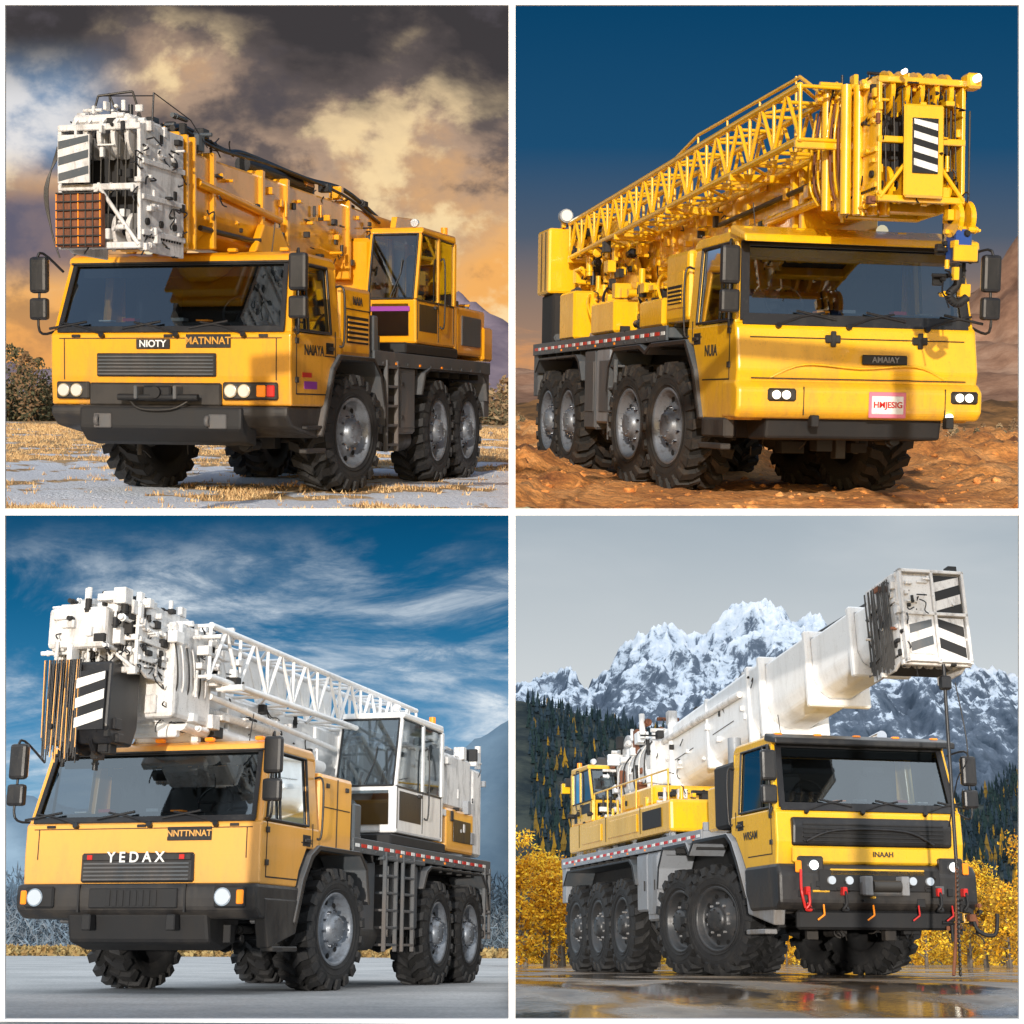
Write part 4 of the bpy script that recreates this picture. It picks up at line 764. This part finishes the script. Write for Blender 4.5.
# ---------------------------------------------------------------- hills & mountains
def terrain(name,c,f,x0,x1,y0,y1,nx,ny,mat,planes):
    vs=[(x0+(x1-x0)*i/nx,y0+(y1-y0)*j/ny,f(x0+(x1-x0)*i/nx,y0+(y1-y0)*j/ny)) for j in range(ny+1) for i in range(nx+1)]
    fs=[(j*(nx+1)+i,j*(nx+1)+i+1,(j+1)*(nx+1)+i+1,(j+1)*(nx+1)+i) for j in range(ny) for i in range(nx)]
    return clipped(name,vs,fs,tilt(c),[mat],planes)
def interp(x,t):
    if x<=t[0][0]: return t[0][1]
    for (a,b),(c_,d) in zip(t[:-1],t[1:]):
        if x<=c_: return b+(d-b)*(x-a)/(c_-a)
    return t[-1][1]
def hillmat(name,stops,scale=.15,rough=1,emit=None):
    m,nt,N,L=newmat(name); o=N.new('ShaderNodeOutputMaterial'); p=N.new('ShaderNodeBsdfPrincipled'); L.new(p.outputs[0],o.inputs[0]); p.inputs['Roughness'].default_value=1; p.inputs['Specular IOR Level'].default_value=.1
    tc=N.new('ShaderNodeTexCoord'); n=N.new('ShaderNodeTexNoise'); n.inputs['Scale'].default_value=scale; n.inputs['Detail'].default_value=12; n.inputs['Roughness'].default_value=.7; L.new(tc.outputs['Object'],n.inputs['Vector'])
    r=ramp(N,stops); L.new(n.outputs[0],r.inputs[0]); L.new(r.outputs[0],p.inputs['Base Color']); return m
rg=hillmat('violet_range',[(.35,(.13,.11,.16)),(.6,(.24,.20,.25))],.08)
def m1(x,y):
    t=(y-150)/70; e=interp(x,[(-90,5),(-75,9),(-62,4),(-40,5),(-20,8),(-8,12),(-3,12.5),(5,10)]) ; return e*(1-abs(t*2-1))*1.+noise.ridged_multi_fractal(Vector((x*.05,y*.05,1)),.9,2.1,6,1.,2.)*2.2*(1-abs(t*2-1))-.5
terrain('hill',c1,m1,-95,12,150,220,200,40,rg,[LEFT,UP])
rg2=hillmat('brown_range',[(.35,(.16,.085,.06)),(.5,(.31,.18,.12)),(.65,(.48,.31,.22))],.12)
def m2(x,y):
    t=(y-110)/110; e=interp(x,[(-10,3),(0,4),(8,5.5),(14,4),(30,6),(45,10),(50,16),(54,21),(57,16),(66,15),(80,10)]) ; w=(1-abs(t*2-1))
    return e*w+noise.ridged_multi_fractal(Vector((x*.07,y*.07,3)),.9,2.1,7,1.,2.)*2.3*w*min(1,e/8)-.4
terrain('hill',c2,m2,-15,90,110,220,240,70,rg2,[RIGHT,UP])
rg2b=hillmat('scrub_hill',[(.4,(.11,.065,.035)),(.55,(.27,.14,.055)),(.65,(.40,.20,.08))],.5)
terrain('hill',c2,lambda x,y:(1-abs((y-70)/25*2-1))*(1.5+fbm(x,y,.08,3)*1.0+fbm(x,y,.6,7)*.25),-8,50,70,95,160,30,rg2b,[RIGHT,UP])
def snowmat():
    m,nt,N,L=newmat('snowy_rock_hazed'); o=N.new('ShaderNodeOutputMaterial'); p=N.new('ShaderNodeBsdfPrincipled'); L.new(p.outputs[0],o.inputs[0]); p.inputs['Roughness'].default_value=.9; p.inputs['Specular IOR Level'].default_value=.1
    tc=N.new('ShaderNodeTexCoord'); ge=N.new('ShaderNodeNewGeometry'); sp=N.new('ShaderNodeSeparateXYZ'); L.new(ge.outputs['Normal'],sp.inputs[0])
    n=N.new('ShaderNodeTexNoise'); n.inputs['Scale'].default_value=.30; n.inputs['Detail'].default_value=14; n.inputs['Roughness'].default_value=.78; n.inputs['Distortion'].default_value=.4; L.new(tc.outputs['Object'],n.inputs['Vector'])
    so=N.new('ShaderNodeSeparateXYZ'); L.new(tc.outputs['Object'],so.inputs[0])
    a=N.new('ShaderNodeMath'); a.operation='MULTIPLY_ADD'; a.inputs[1].default_value=.268; L.new(so.outputs[1],a.inputs[0]); L.new(so.outputs[2],a.inputs[2])
    h=N.new('ShaderNodeMapRange'); h.inputs[1].default_value=16; h.inputs[2].default_value=46; h.inputs[3].default_value=-.34; h.inputs[4].default_value=.0; L.new(a.outputs[0],h.inputs[0])
    s1=N.new('ShaderNodeMath'); s1.operation='ADD'; L.new(n.outputs[0],s1.inputs[0]); L.new(h.outputs[0],s1.inputs[1])
    s2=N.new('ShaderNodeMath'); s2.operation='MULTIPLY_ADD'; s2.inputs[1].default_value=.34; L.new(sp.outputs[2],s2.inputs[0]); L.new(s1.outputs[0],s2.inputs[2])
    r=ramp(N,[(.38,(.055,.080,.115)),(.60,(.14,.175,.23)),(.66,(.60,.68,.78)),(.84,(.86,.89,.94))]); L.new(s2.outputs[0],r.inputs[0]); L.new(r.outputs[0],p.inputs['Base Color'])  # bluish aerial haze is put into the rock and snow colours
    return m
env4=[(-20,36),(0,37),(6,37.5),(11,41),(14,43.5),(16,44),(19,42.5),(22,44.5),(25.6,46),(28,47.5),(29.5,48),(31.5,46.5),(33,44.5),(35,46),(38,44),(41.5,45),(45,42),(48,41),(52,42),(55,38),(62,37),(100,32)]
def m4(x,y):
    t=(y-140)/60; e=interp(x,env4)
    g=.35+.65*min(1,max(0,t))**.8 if t<1 else max(0,1-(t-1)*1.2)
    rm=noise.ridged_multi_fractal(Vector((x*.095+2,y*.06,5.)),.8,2.2,10,1.,2.2)
    return e*g-2.5+ (rm-1.)*3.8*min(1,g+.1)+fbm(x,y,.5,3)*.9
terrain('mountain',c4,m4,-25,105,140,228,480,240,snowmat(),[RIGHT,DOWN])
fm=hillmat('forest_floor',[(.4,(.02,.03,.035)),(.6,(.06,.07,.06))],.3)
fe=[(-20,28),(0,27),(6,26),(12,24),(22,19),(32,16),(42,19),(50,22),(60,22),(90,24)]
def mf(x,y):
    t=min(1,max(0,(y-75)/75)); return interp(x*150/max(y,90),fe)*t**1.25*.95+fbm(x,y,.06,2)*1.2*t-.1
terrain('forest_slope',c4,mf,-20,90,75,152,120,80,fm,[RIGHT,DOWN])
def conifers(name,c,f,n,xr,yr,hr,mats,planes,seed,gold):
    r=random.Random(seed); vs=[];fs=[];mi=[]
    for i in range(n):
        y=r.uniform(*yr); x=r.uniform(*xr); z=f(x,y); h=r.uniform(*hr)*(.6+.8*r.random()**2); rad=h*.16; gi=r.random()<gold(x,y); k=r.choice((3,4)) if gi else r.choice((0,1,2))
        for t0,t1,rr in ((.08,.6,1.),(.35,.8,.75),(.6,1.,.5)):
            b=len(vs); a0=r.uniform(0,6)
            for q in range(6): a=a0+q*pi/3; s=rad*rr*r.uniform(.6,1.3); vs.append((x+s*cos(a),y+s*sin(a),z+h*t0+r.uniform(-.03,.03)*h))
            vs.append((x,y,z+h*t1))
            for q in range(6): fs.append((b+q,b+(q+1)%6,b+6)); mi.append(k)
    return clipped(name,vs,fs,tilt(c),mats,planes,False,mi)
cf=[surf('conifer_dark',(.022,.038,.045),1,spec=.1),surf('conifer_mid',(.035,.060,.055),1,spec=.1),surf('conifer_blue',(.045,.070,.090),1,spec=.1),surf('larch_gold',(.50,.27,.03),1,spec=.1),surf('larch_ochre',(.32,.19,.04),1,spec=.1)]
conifers('conifer_forest',c4,mf,11000,(-3,62),(78,151),(.8,1.6),cf,[RIGHT,DOWN],3,lambda x,y:.75*max(0,1-(y-78)/42)+.05)
def leafy(name,c,f,trees,mats,planes,seed,leaf=.10,nl=900,bark=None):
    """each tree: (x,y,height,width); tapered trunk, limbs, leaf clumps"""
    r=random.Random(seed)
    for (x,y,h,w) in trees:
        p=Part(name); z=f(x,y); M=tilt(c)
        lean=r.uniform(-.05,.05)
        top=Vector((x+lean*h,y,z+h*.9)); p.cyl((x,y,z-.1),top,h*.022,bark,7,h*.004)
        cl=[]
        for q in range(18):
            t=.06+.86*r.random(); o=Vector((x+lean*h*t,y,z+h*t)); a=r.uniform(0,6.28); L_=w*(1.05-t)*r.uniform(.5,1.)*.9+.1*w
            e=o+Vector((cos(a)*L_,sin(a)*L_,L_*r.uniform(.2,.9))); p.cyl(o,e,h*.007,bark,5,h*.002); cl.append((e,w*r.uniform(.18,.36))); cl.append(((o+e)/2,w*r.uniform(.16,.30)))
        cl.append((top,w*.2)); tone=r.randrange(len(mats))
        for i in range(nl):
            e,rad=r.choice(cl); d=Vector((r.gauss(0,1),r.gauss(0,1),r.gauss(0,1))); d=d.normalized()*rad*r.random()**.4; q=e+d
            u=Vector((r.gauss(0,1),r.gauss(0,1),r.gauss(0,1))).normalized(); v=u.orthogonal().normalized(); s=leaf*r.uniform(.5,1.4)
            p.add([q-u*s,q+v*s*.6,q+u*s,q-v*s*.6],[(0,1,2,3)],mats[tone if r.random()<.4 else int(r.random()*len(mats))])
        o=p.build(None,1,None)
        o.data.transform(M)
        bm=bmesh.new(); bm.from_mesh(o.data)
        for co,no in planes: bmesh.ops.bisect_plane(bm,geom=bm.verts[:]+bm.edges[:]+bm.faces[:],plane_co=co,plane_no=no,clear_outer=True)
        bm.to_mesh(o.data); bm.free()
bark=surf('bark_grey',(.16,.13,.10),.95)
gold=[surf('leaf_gold',(.82,.42,.015),.8,spec=.2),surf('leaf_amber',(.62,.28,.01),.8,spec=.2),surf('leaf_yellow',(.90,.58,.04),.8,spec=.2),surf('leaf_ochre',(.34,.18,.02),.8,spec=.2)]
rr=random.Random(4)
tr=[]
cam4=tilt(c4).inverted()@Vector((0,0,0))
for i in range(15): tr.append((cam4.x+.3+i*.28+rr.uniform(-.2,.2),cam4.y+52+rr.uniform(-5,6),rr.uniform(2.2,4.4)*(1-.02*i),rr.uniform(1.0,1.6)))
for i in range(16): tr.append((cam4.x+13.8+i*.42+rr.uniform(-.3,.3),cam4.y+54+rr.uniform(-5,6),rr.uniform(2.2,4.2),rr.uniform(1.0,1.6)))
for i in range(14): tr.append((cam4.x+3.5+i*.85+rr.uniform(-.3,.3),cam4.y+62+rr.uniform(-2,6),rr.uniform(1.6,2.8),rr.uniform(1.,1.5)))
leafy('golden_tree',c4,lambda x,y:-.05,tr,gold,[RIGHT,DOWN],6,.058,1900,bark)
def bushmass(name,c,f,n,xf,yr,hr,mats,planes,seed,leaf=.12,per=70,twigs=None):
    r=random.Random(seed); vs=[];fs=[];mi=[]
    for i in range(n):
        y=r.uniform(*yr); x=xf(r,y); z=f(x,y); h=r.uniform(*hr); w=h*r.uniform(.25,.5); mb=r.randrange(len(mats))
        for k in range(per):
            t=r.random()**.8; a=r.uniform(0,6.28); s=w*sin(pi*min(1,t*.85+.12))*r.random()**.5
            q=Vector((x+s*cos(a),y+s*sin(a),z+h*t)); u=Vector((r.gauss(0,.6),r.gauss(0,.6),r.gauss(0,1) if twigs else r.gauss(0,.6))).normalized(); v=u.orthogonal().normalized(); L_=leaf*r.uniform(.6,1.5); ww=.5 if not twigs else .12
            b=len(vs); vs+=[q-u*L_,q+v*L_*ww,q+u*L_,q-v*L_*ww]; fs.append((b,b+1,b+2,b+3)); mi.append(mb if r.random()<.6 else r.randrange(len(mats)))
    return clipped(name,vs,fs,tilt(c),mats,planes,False,mi)
cam1=tilt(c1).inverted()@Vector((0,0,0)); cam3=tilt(c3).inverted()@Vector((0,0,0)); cam2=tilt(c2).inverted()@Vector((0,0,0))
br=[surf('autumn_brown',(.20,.12,.06),1),surf('autumn_olive',(.13,.11,.06),1),surf('autumn_tan',(.32,.22,.12),1)]
bushmass('distant_tree_line',c1,lambda x,y:-.2,320,lambda r,y:cam1.x-(y-cam1.y)*r.uniform(.0,.36),(95,125),(1.4,3.6),br,[LEFT,UP],4,.2,110)
pn=[surf('pine_dark',(.05,.055,.03),1),surf('pine_mid',(.09,.085,.04),1),br[0]]
bushmass('autumn_tree_group',c1,lambda x,y:-.2,30,lambda r,y:cam1.x-(y-cam1.y)*r.uniform(.28,.36),(88,98),(2.6,5.4),pn,[LEFT,UP],9,.13,420)
bushmass('golden_underbrush',c4,lambda x,y:-.05,260,lambda r,y:cam4.x+(y-cam4.y)*r.uniform(.0,.33),(66,76),(.7,1.8),gold,[RIGHT,DOWN],19,.08,110)
bl=[surf('bare_tree_haze',(.20,.27,.33),1),surf('bare_tree_brown_hazed',(.21,.24,.27),1),surf('bare_tree_grey_hazed',(.15,.20,.25),1)]  # blue distance haze mixed into all the bare tree colours
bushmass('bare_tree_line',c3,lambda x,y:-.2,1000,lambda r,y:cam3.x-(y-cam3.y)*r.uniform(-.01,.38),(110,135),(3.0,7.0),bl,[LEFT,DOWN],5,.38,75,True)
sg=[surf('verge_tan',(.42,.30,.12),1),surf('verge_ochre',(.32,.2,.07),1)]
bushmass('grass_verge',c3,lambda x,y:-.02,2500,lambda r,y:cam3.x-(y-cam3.y)*r.uniform(-.01,.36),(78,96),(.3,.5),sg,[LEFT,DOWN],6,.2,10)
hz3=hillmat('hazy_hill',[(.35,(.15,.23,.31)),(.6,(.24,.33,.41))],.06)  # far-off haze painted into the hill's base colour
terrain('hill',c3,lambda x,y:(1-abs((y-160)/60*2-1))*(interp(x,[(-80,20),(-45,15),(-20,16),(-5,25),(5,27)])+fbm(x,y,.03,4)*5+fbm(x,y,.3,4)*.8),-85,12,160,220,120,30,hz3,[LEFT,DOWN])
bushmass('scrub',c2,lambda x,y:h2(x,y)-.02,110,lambda r,y:cam2.x+(y-cam2.y)*r.uniform(.0,.33),(28,60),(.2,.5),[br[0],br[2],br[1]],[RIGHT,UP],15,.06,60)
# ---------------------------------------------------------------- skies
def skymat(name,build,strength=1.):
    m,nt,N,L=newmat(name); o=N.new('ShaderNodeOutputMaterial'); e=N.new('ShaderNodeEmission'); L.new(e.outputs[0],o.inputs[0]); e.inputs[1].default_value=strength; m.cycles.emission_sampling='NONE'
    tc=N.new('ShaderNodeTexCoord'); mp=N.new('ShaderNodeMapping'); mp.inputs['Scale'].default_value=(1/YB,1/YB,1/YB); L.new(tc.outputs['Object'],mp.inputs[0])
    sp=N.new('ShaderNodeSeparateXYZ'); L.new(mp.outputs[0],sp.inputs[0])
    L.new(build(N,L,mp,sp),e.inputs[0]); return m
def mathn(N,L,op,a,b=None,c=None,clamp=False):
    n=N.new('ShaderNodeMath'); n.operation=op; n.use_clamp=clamp
    for i,v in enumerate((a,b,c)):
        if v is None: continue
        if isinstance(v,(int,float)): n.inputs[i].default_value=v
        else: L.new(v,n.inputs[i])
    return n.outputs[0]
def noisen(N,L,vec,scale,sx=1,sz=1,rot=0,detail=10,rough=.6,dist=0,off=0):
    mp=N.new('ShaderNodeMapping'); mp.inputs['Scale'].default_value=(sx,1,sz); mp.inputs['Rotation'].default_value=(0,rot,0); mp.inputs['Location'].default_value=(off,off*.7,off*.3); L.new(vec,mp.inputs[0])
    n=N.new('ShaderNodeTexNoise'); n.inputs['Scale'].default_value=scale; n.inputs['Detail'].default_value=detail; n.inputs['Roughness'].default_value=rough; n.inputs['Distortion'].default_value=dist; L.new(mp.outputs[0],n.inputs['Vector']); return n.outputs[0]
def mapr(N,L,v,a,b,c=0.,d=1.,smooth=True):
    n=N.new('ShaderNodeMapRange'); n.interpolation_type='SMOOTHSTEP' if smooth else 'LINEAR'; L.new(v,n.inputs[0])
    for i,x in enumerate((a,b,c,d)): n.inputs[i+1].default_value=x
    return n.outputs[0]
def mix(N,L,f,a,b):
    n=N.new('ShaderNodeMixRGB')
    for i,v in enumerate((f,a,b)):
        if isinstance(v,(int,float)): n.inputs[i].default_value=v
        elif isinstance(v,tuple): n.inputs[i].default_value=(*v,1)
        else: L.new(v,n.inputs[i])
    return n.outputs[0]
def s1(N,L,mp,sp):
    z=sp.outputs[2];x=sp.outputs[0]; v=mp.outputs[0]
    big=noisen(N,L,v,7.,1,1.5,0,14,.55,.15,3.3); fine=noisen(N,L,v,13,1,1.35,0,14,.56,.15,7)
    zz=mathn(N,L,'ADD',z,mathn(N,L,'MULTIPLY_ADD',big,.34,-.165))
    r=ramp(N,[(.0,(.85,.38,.11)),(.30,(.92,.45,.13)),(.45,(.80,.44,.18)),(.62,(.45,.31,.22)),(.76,(.13,.105,.10)),(.95,(.05,.045,.048))]); L.new(mapr(N,L,zz,.06,.31,0,1,False),r.inputs[0])
    c=r.outputs[0]
    f=mathn(N,L,'MULTIPLY',mapr(N,L,fine,.5,.60),mapr(N,L,zz,.29,.19)); c=mix(N,L,mathn(N,L,'MULTIPLY',f,.85),c,(1.,.76,.42))
    f=mathn(N,L,'MULTIPLY',mapr(N,L,fine,.47,.37),mapr(N,L,z,.08,.18,.25,.85)); c=mix(N,L,f,c,(.085,.075,.085))
    f=mathn(N,L,'MULTIPLY',mapr(N,L,x,-.21,-.27),mathn(N,L,'MULTIPLY',mapr(N,L,z,.285,.24),mapr(N,L,z,.19,.22))); cb=mix(N,L,mapr(N,L,fine,.42,.56),(.20,.32,.50),(.80,.80,.82)); c=mix(N,L,mathn(N,L,'MULTIPLY',f,.9),c,cb)
    f=mathn(N,L,'MULTIPLY',mapr(N,L,x,-.22,-.27),mathn(N,L,'MULTIPLY',mapr(N,L,z,.20,.18),mapr(N,L,z,.13,.155))); c=mix(N,L,mathn(N,L,'MULTIPLY',f,.85),c,(.12,.12,.18))
    return c
def s2(N,L,mp,sp):
    z=sp.outputs[2]; v=mp.outputs[0]
    r=ramp(N,[(0,(.46,.26,.15)),(.2,(.27,.19,.15)),(.38,(.08,.11,.16)),(.62,(.012,.075,.17)),(1,(.003,.055,.14))]); L.new(mapr(N,L,z,.08,.30,0,1,False),r.inputs[0])
    n=noisen(N,L,v,9,1,3,0,10,.6,.3,5.2); f=mathn(N,L,'MULTIPLY',mapr(N,L,n,.5,.62),mapr(N,L,z,.14,.11)); return mix(N,L,mathn(N,L,'MULTIPLY',f,.8),r.outputs[0],(.75,.33,.12))
def s3(N,L,mp,sp):
    z=sp.outputs[2]; v=mp.outputs[0]
    r=ramp(N,[(0,(.38,.50,.58)),(.25,(.15,.40,.60)),(.5,(.045,.25,.48)),(.8,(.006,.12,.27)),(1,(.002,.07,.17))]); L.new(mapr(N,L,z,-.26,0,0,1,False),r.inputs[0])
    n=noisen(N,L,v,5.,1,2.6,.35,14,.62,.7,2.1); n2=noisen(N,L,v,16,1,3.,.3,14,.68,.4,4)
    f=mathn(N,L,'MULTIPLY',mapr(N,L,n,.44,.66),mathn(N,L,'MULTIPLY_ADD',mapr(N,L,n2,.38,.62),.75,.3)); f=mathn(N,L,'MULTIPLY',f,mapr(N,L,z,-.0,-.06)); return mix(N,L,mathn(N,L,'MULTIPLY',f,.9,clamp=True),r.outputs[0],(.84,.90,.94))
def s4(N,L,mp,sp):
    z=sp.outputs[2]; v=mp.outputs[0]
    r=ramp(N,[(0,(.62,.66,.68)),(1,(.38,.45,.51))]); L.new(mapr(N,L,z,-.1,0,0,1,False),r.inputs[0]); n=noisen(N,L,v,5,1,3,.1,6,.5,.3,9)
    return mix(N,L,mapr(N,L,n,.4,.8,0,.35),r.outputs[0],(.75,.77,.78))
def skyobj(mat,side,up,ceil=None):
    vs=[];fs=[];mi=[];n=24
    za,zb=(6,140) if up else (-90,-G)
    for i in range(n+1):
        x=side*(G+ (130-G)*i/n); y=YB-3-(max(0,i/n-.6)**2)*160
        vs+=[(x,y,za),(x,y,zb)]
    for i in range(n): fs.append((2*i,2*i+2,2*i+3,2*i+1)); mi.append(0)
    mats=[mat]
    if ceil:
        mats.append(ceil); b=len(vs)
        vs+=[(side*G,14.6,-G),(side*60,14.6,-G),(side*130,YB-30,-G),(side*G,YB-3,-G)]; fs.append((b,b+1,b+2,b+3)); mi.append(1)
    me=bpy.data.meshes.new('sky'); me.from_pydata(vs,[],fs)
    for m in mats: me.materials.append(m)
    me.polygons.foreach_set('material_index',mi)
    o=bpy.data.objects.new('sky',me); sc.collection.objects.link(o)
def plain(name,col,st):
    m,nt,N,L=newmat(name); o=N.new('ShaderNodeOutputMaterial'); e=N.new('ShaderNodeEmission'); e.inputs[0].default_value=(*col,1); e.inputs[1].default_value=st; L.new(e.outputs[0],o.inputs[0]); return m
skyobj(skymat('storm_sky',s1),-1,True); skyobj(skymat('deep_blue_sky',s2),1,True)
skyobj(skymat('cirrus_sky',s3),-1,False,plain('ceiling_glow_blue',(.80,.90,1.),1.3)); skyobj(skymat('pale_sky',s4),1,False,plain('ceiling_glow_pale',(.88,.94,1.),1.45))  # second material: glowing ceiling out of view, added to light the lower bays
# ---------------------------------------------------------------- white bars drawing the borders of the four bays
wf=Part('white_border_frame'); wm=surf('white_frame_paint',(.88,.88,.88),.6)
y=10.4; f=lambda px:px/F*y
t=f(3.4)
wf.box(-t,t,y,y+.02,-f(540),f(540),wm,0)
wf.box(-f(540),-t-.0005,y+.001,y+.019,-t,t,wm,0); wf.box(t+.0005,f(540),y+.001,y+.019,-t,t,wm,0)
for s_ in (1,-1):
    a,b=f(507.),f(540); wf.box(min(s_*a,s_*b),max(s_*a,s_*b),y-.002,y+.022,-f(540),f(540),wm,0)
    wf.box(-f(506.9),-t-.001,y,y+.02,min(s_*a,s_*b),max(s_*a,s_*b),wm,0); wf.box(t+.001,f(506.9),y,y+.02,min(s_*a,s_*b),max(s_*a,s_*b),wm,0)
wf.build()
# ---------------------------------------------------------------- light, world, camera
el=radians(15); az=radians(6)   # low sun behind the camera, slightly left
sd=Vector((-sin(az)*cos(el),-cos(az)*cos(el),sin(el)))
l=bpy.data.lights.new('sun','SUN'); l.energy=3.9; l.angle=radians(.8); l.color=(1,.93,.84); lo=bpy.data.objects.new('sun',l); sc.collection.objects.link(lo); lo.rotation_euler=sd.to_track_quat('Z','Y').to_euler()
w=bpy.data.worlds.new('World'); sc.world=w; w.use_nodes=True; N=w.node_tree.nodes; L=w.node_tree.links; bg=N['Background']
sk=N.new('ShaderNodeTexSky'); sk.sky_type='NISHITA'; sk.sun_disc=False; sk.sun_elevation=el; sk.sun_rotation=pi+az; L.new(sk.outputs[0],bg.inputs[0]); bg.inputs[1].default_value=.13
cd=bpy.data.cameras.new('camera'); cd.sensor_width=36; cd.lens=36*F/1024; cd.clip_end=2000; co=bpy.data.objects.new('camera',cd); co.rotation_euler=(pi/2,0,0); sc.collection.objects.link(co); sc.camera=co
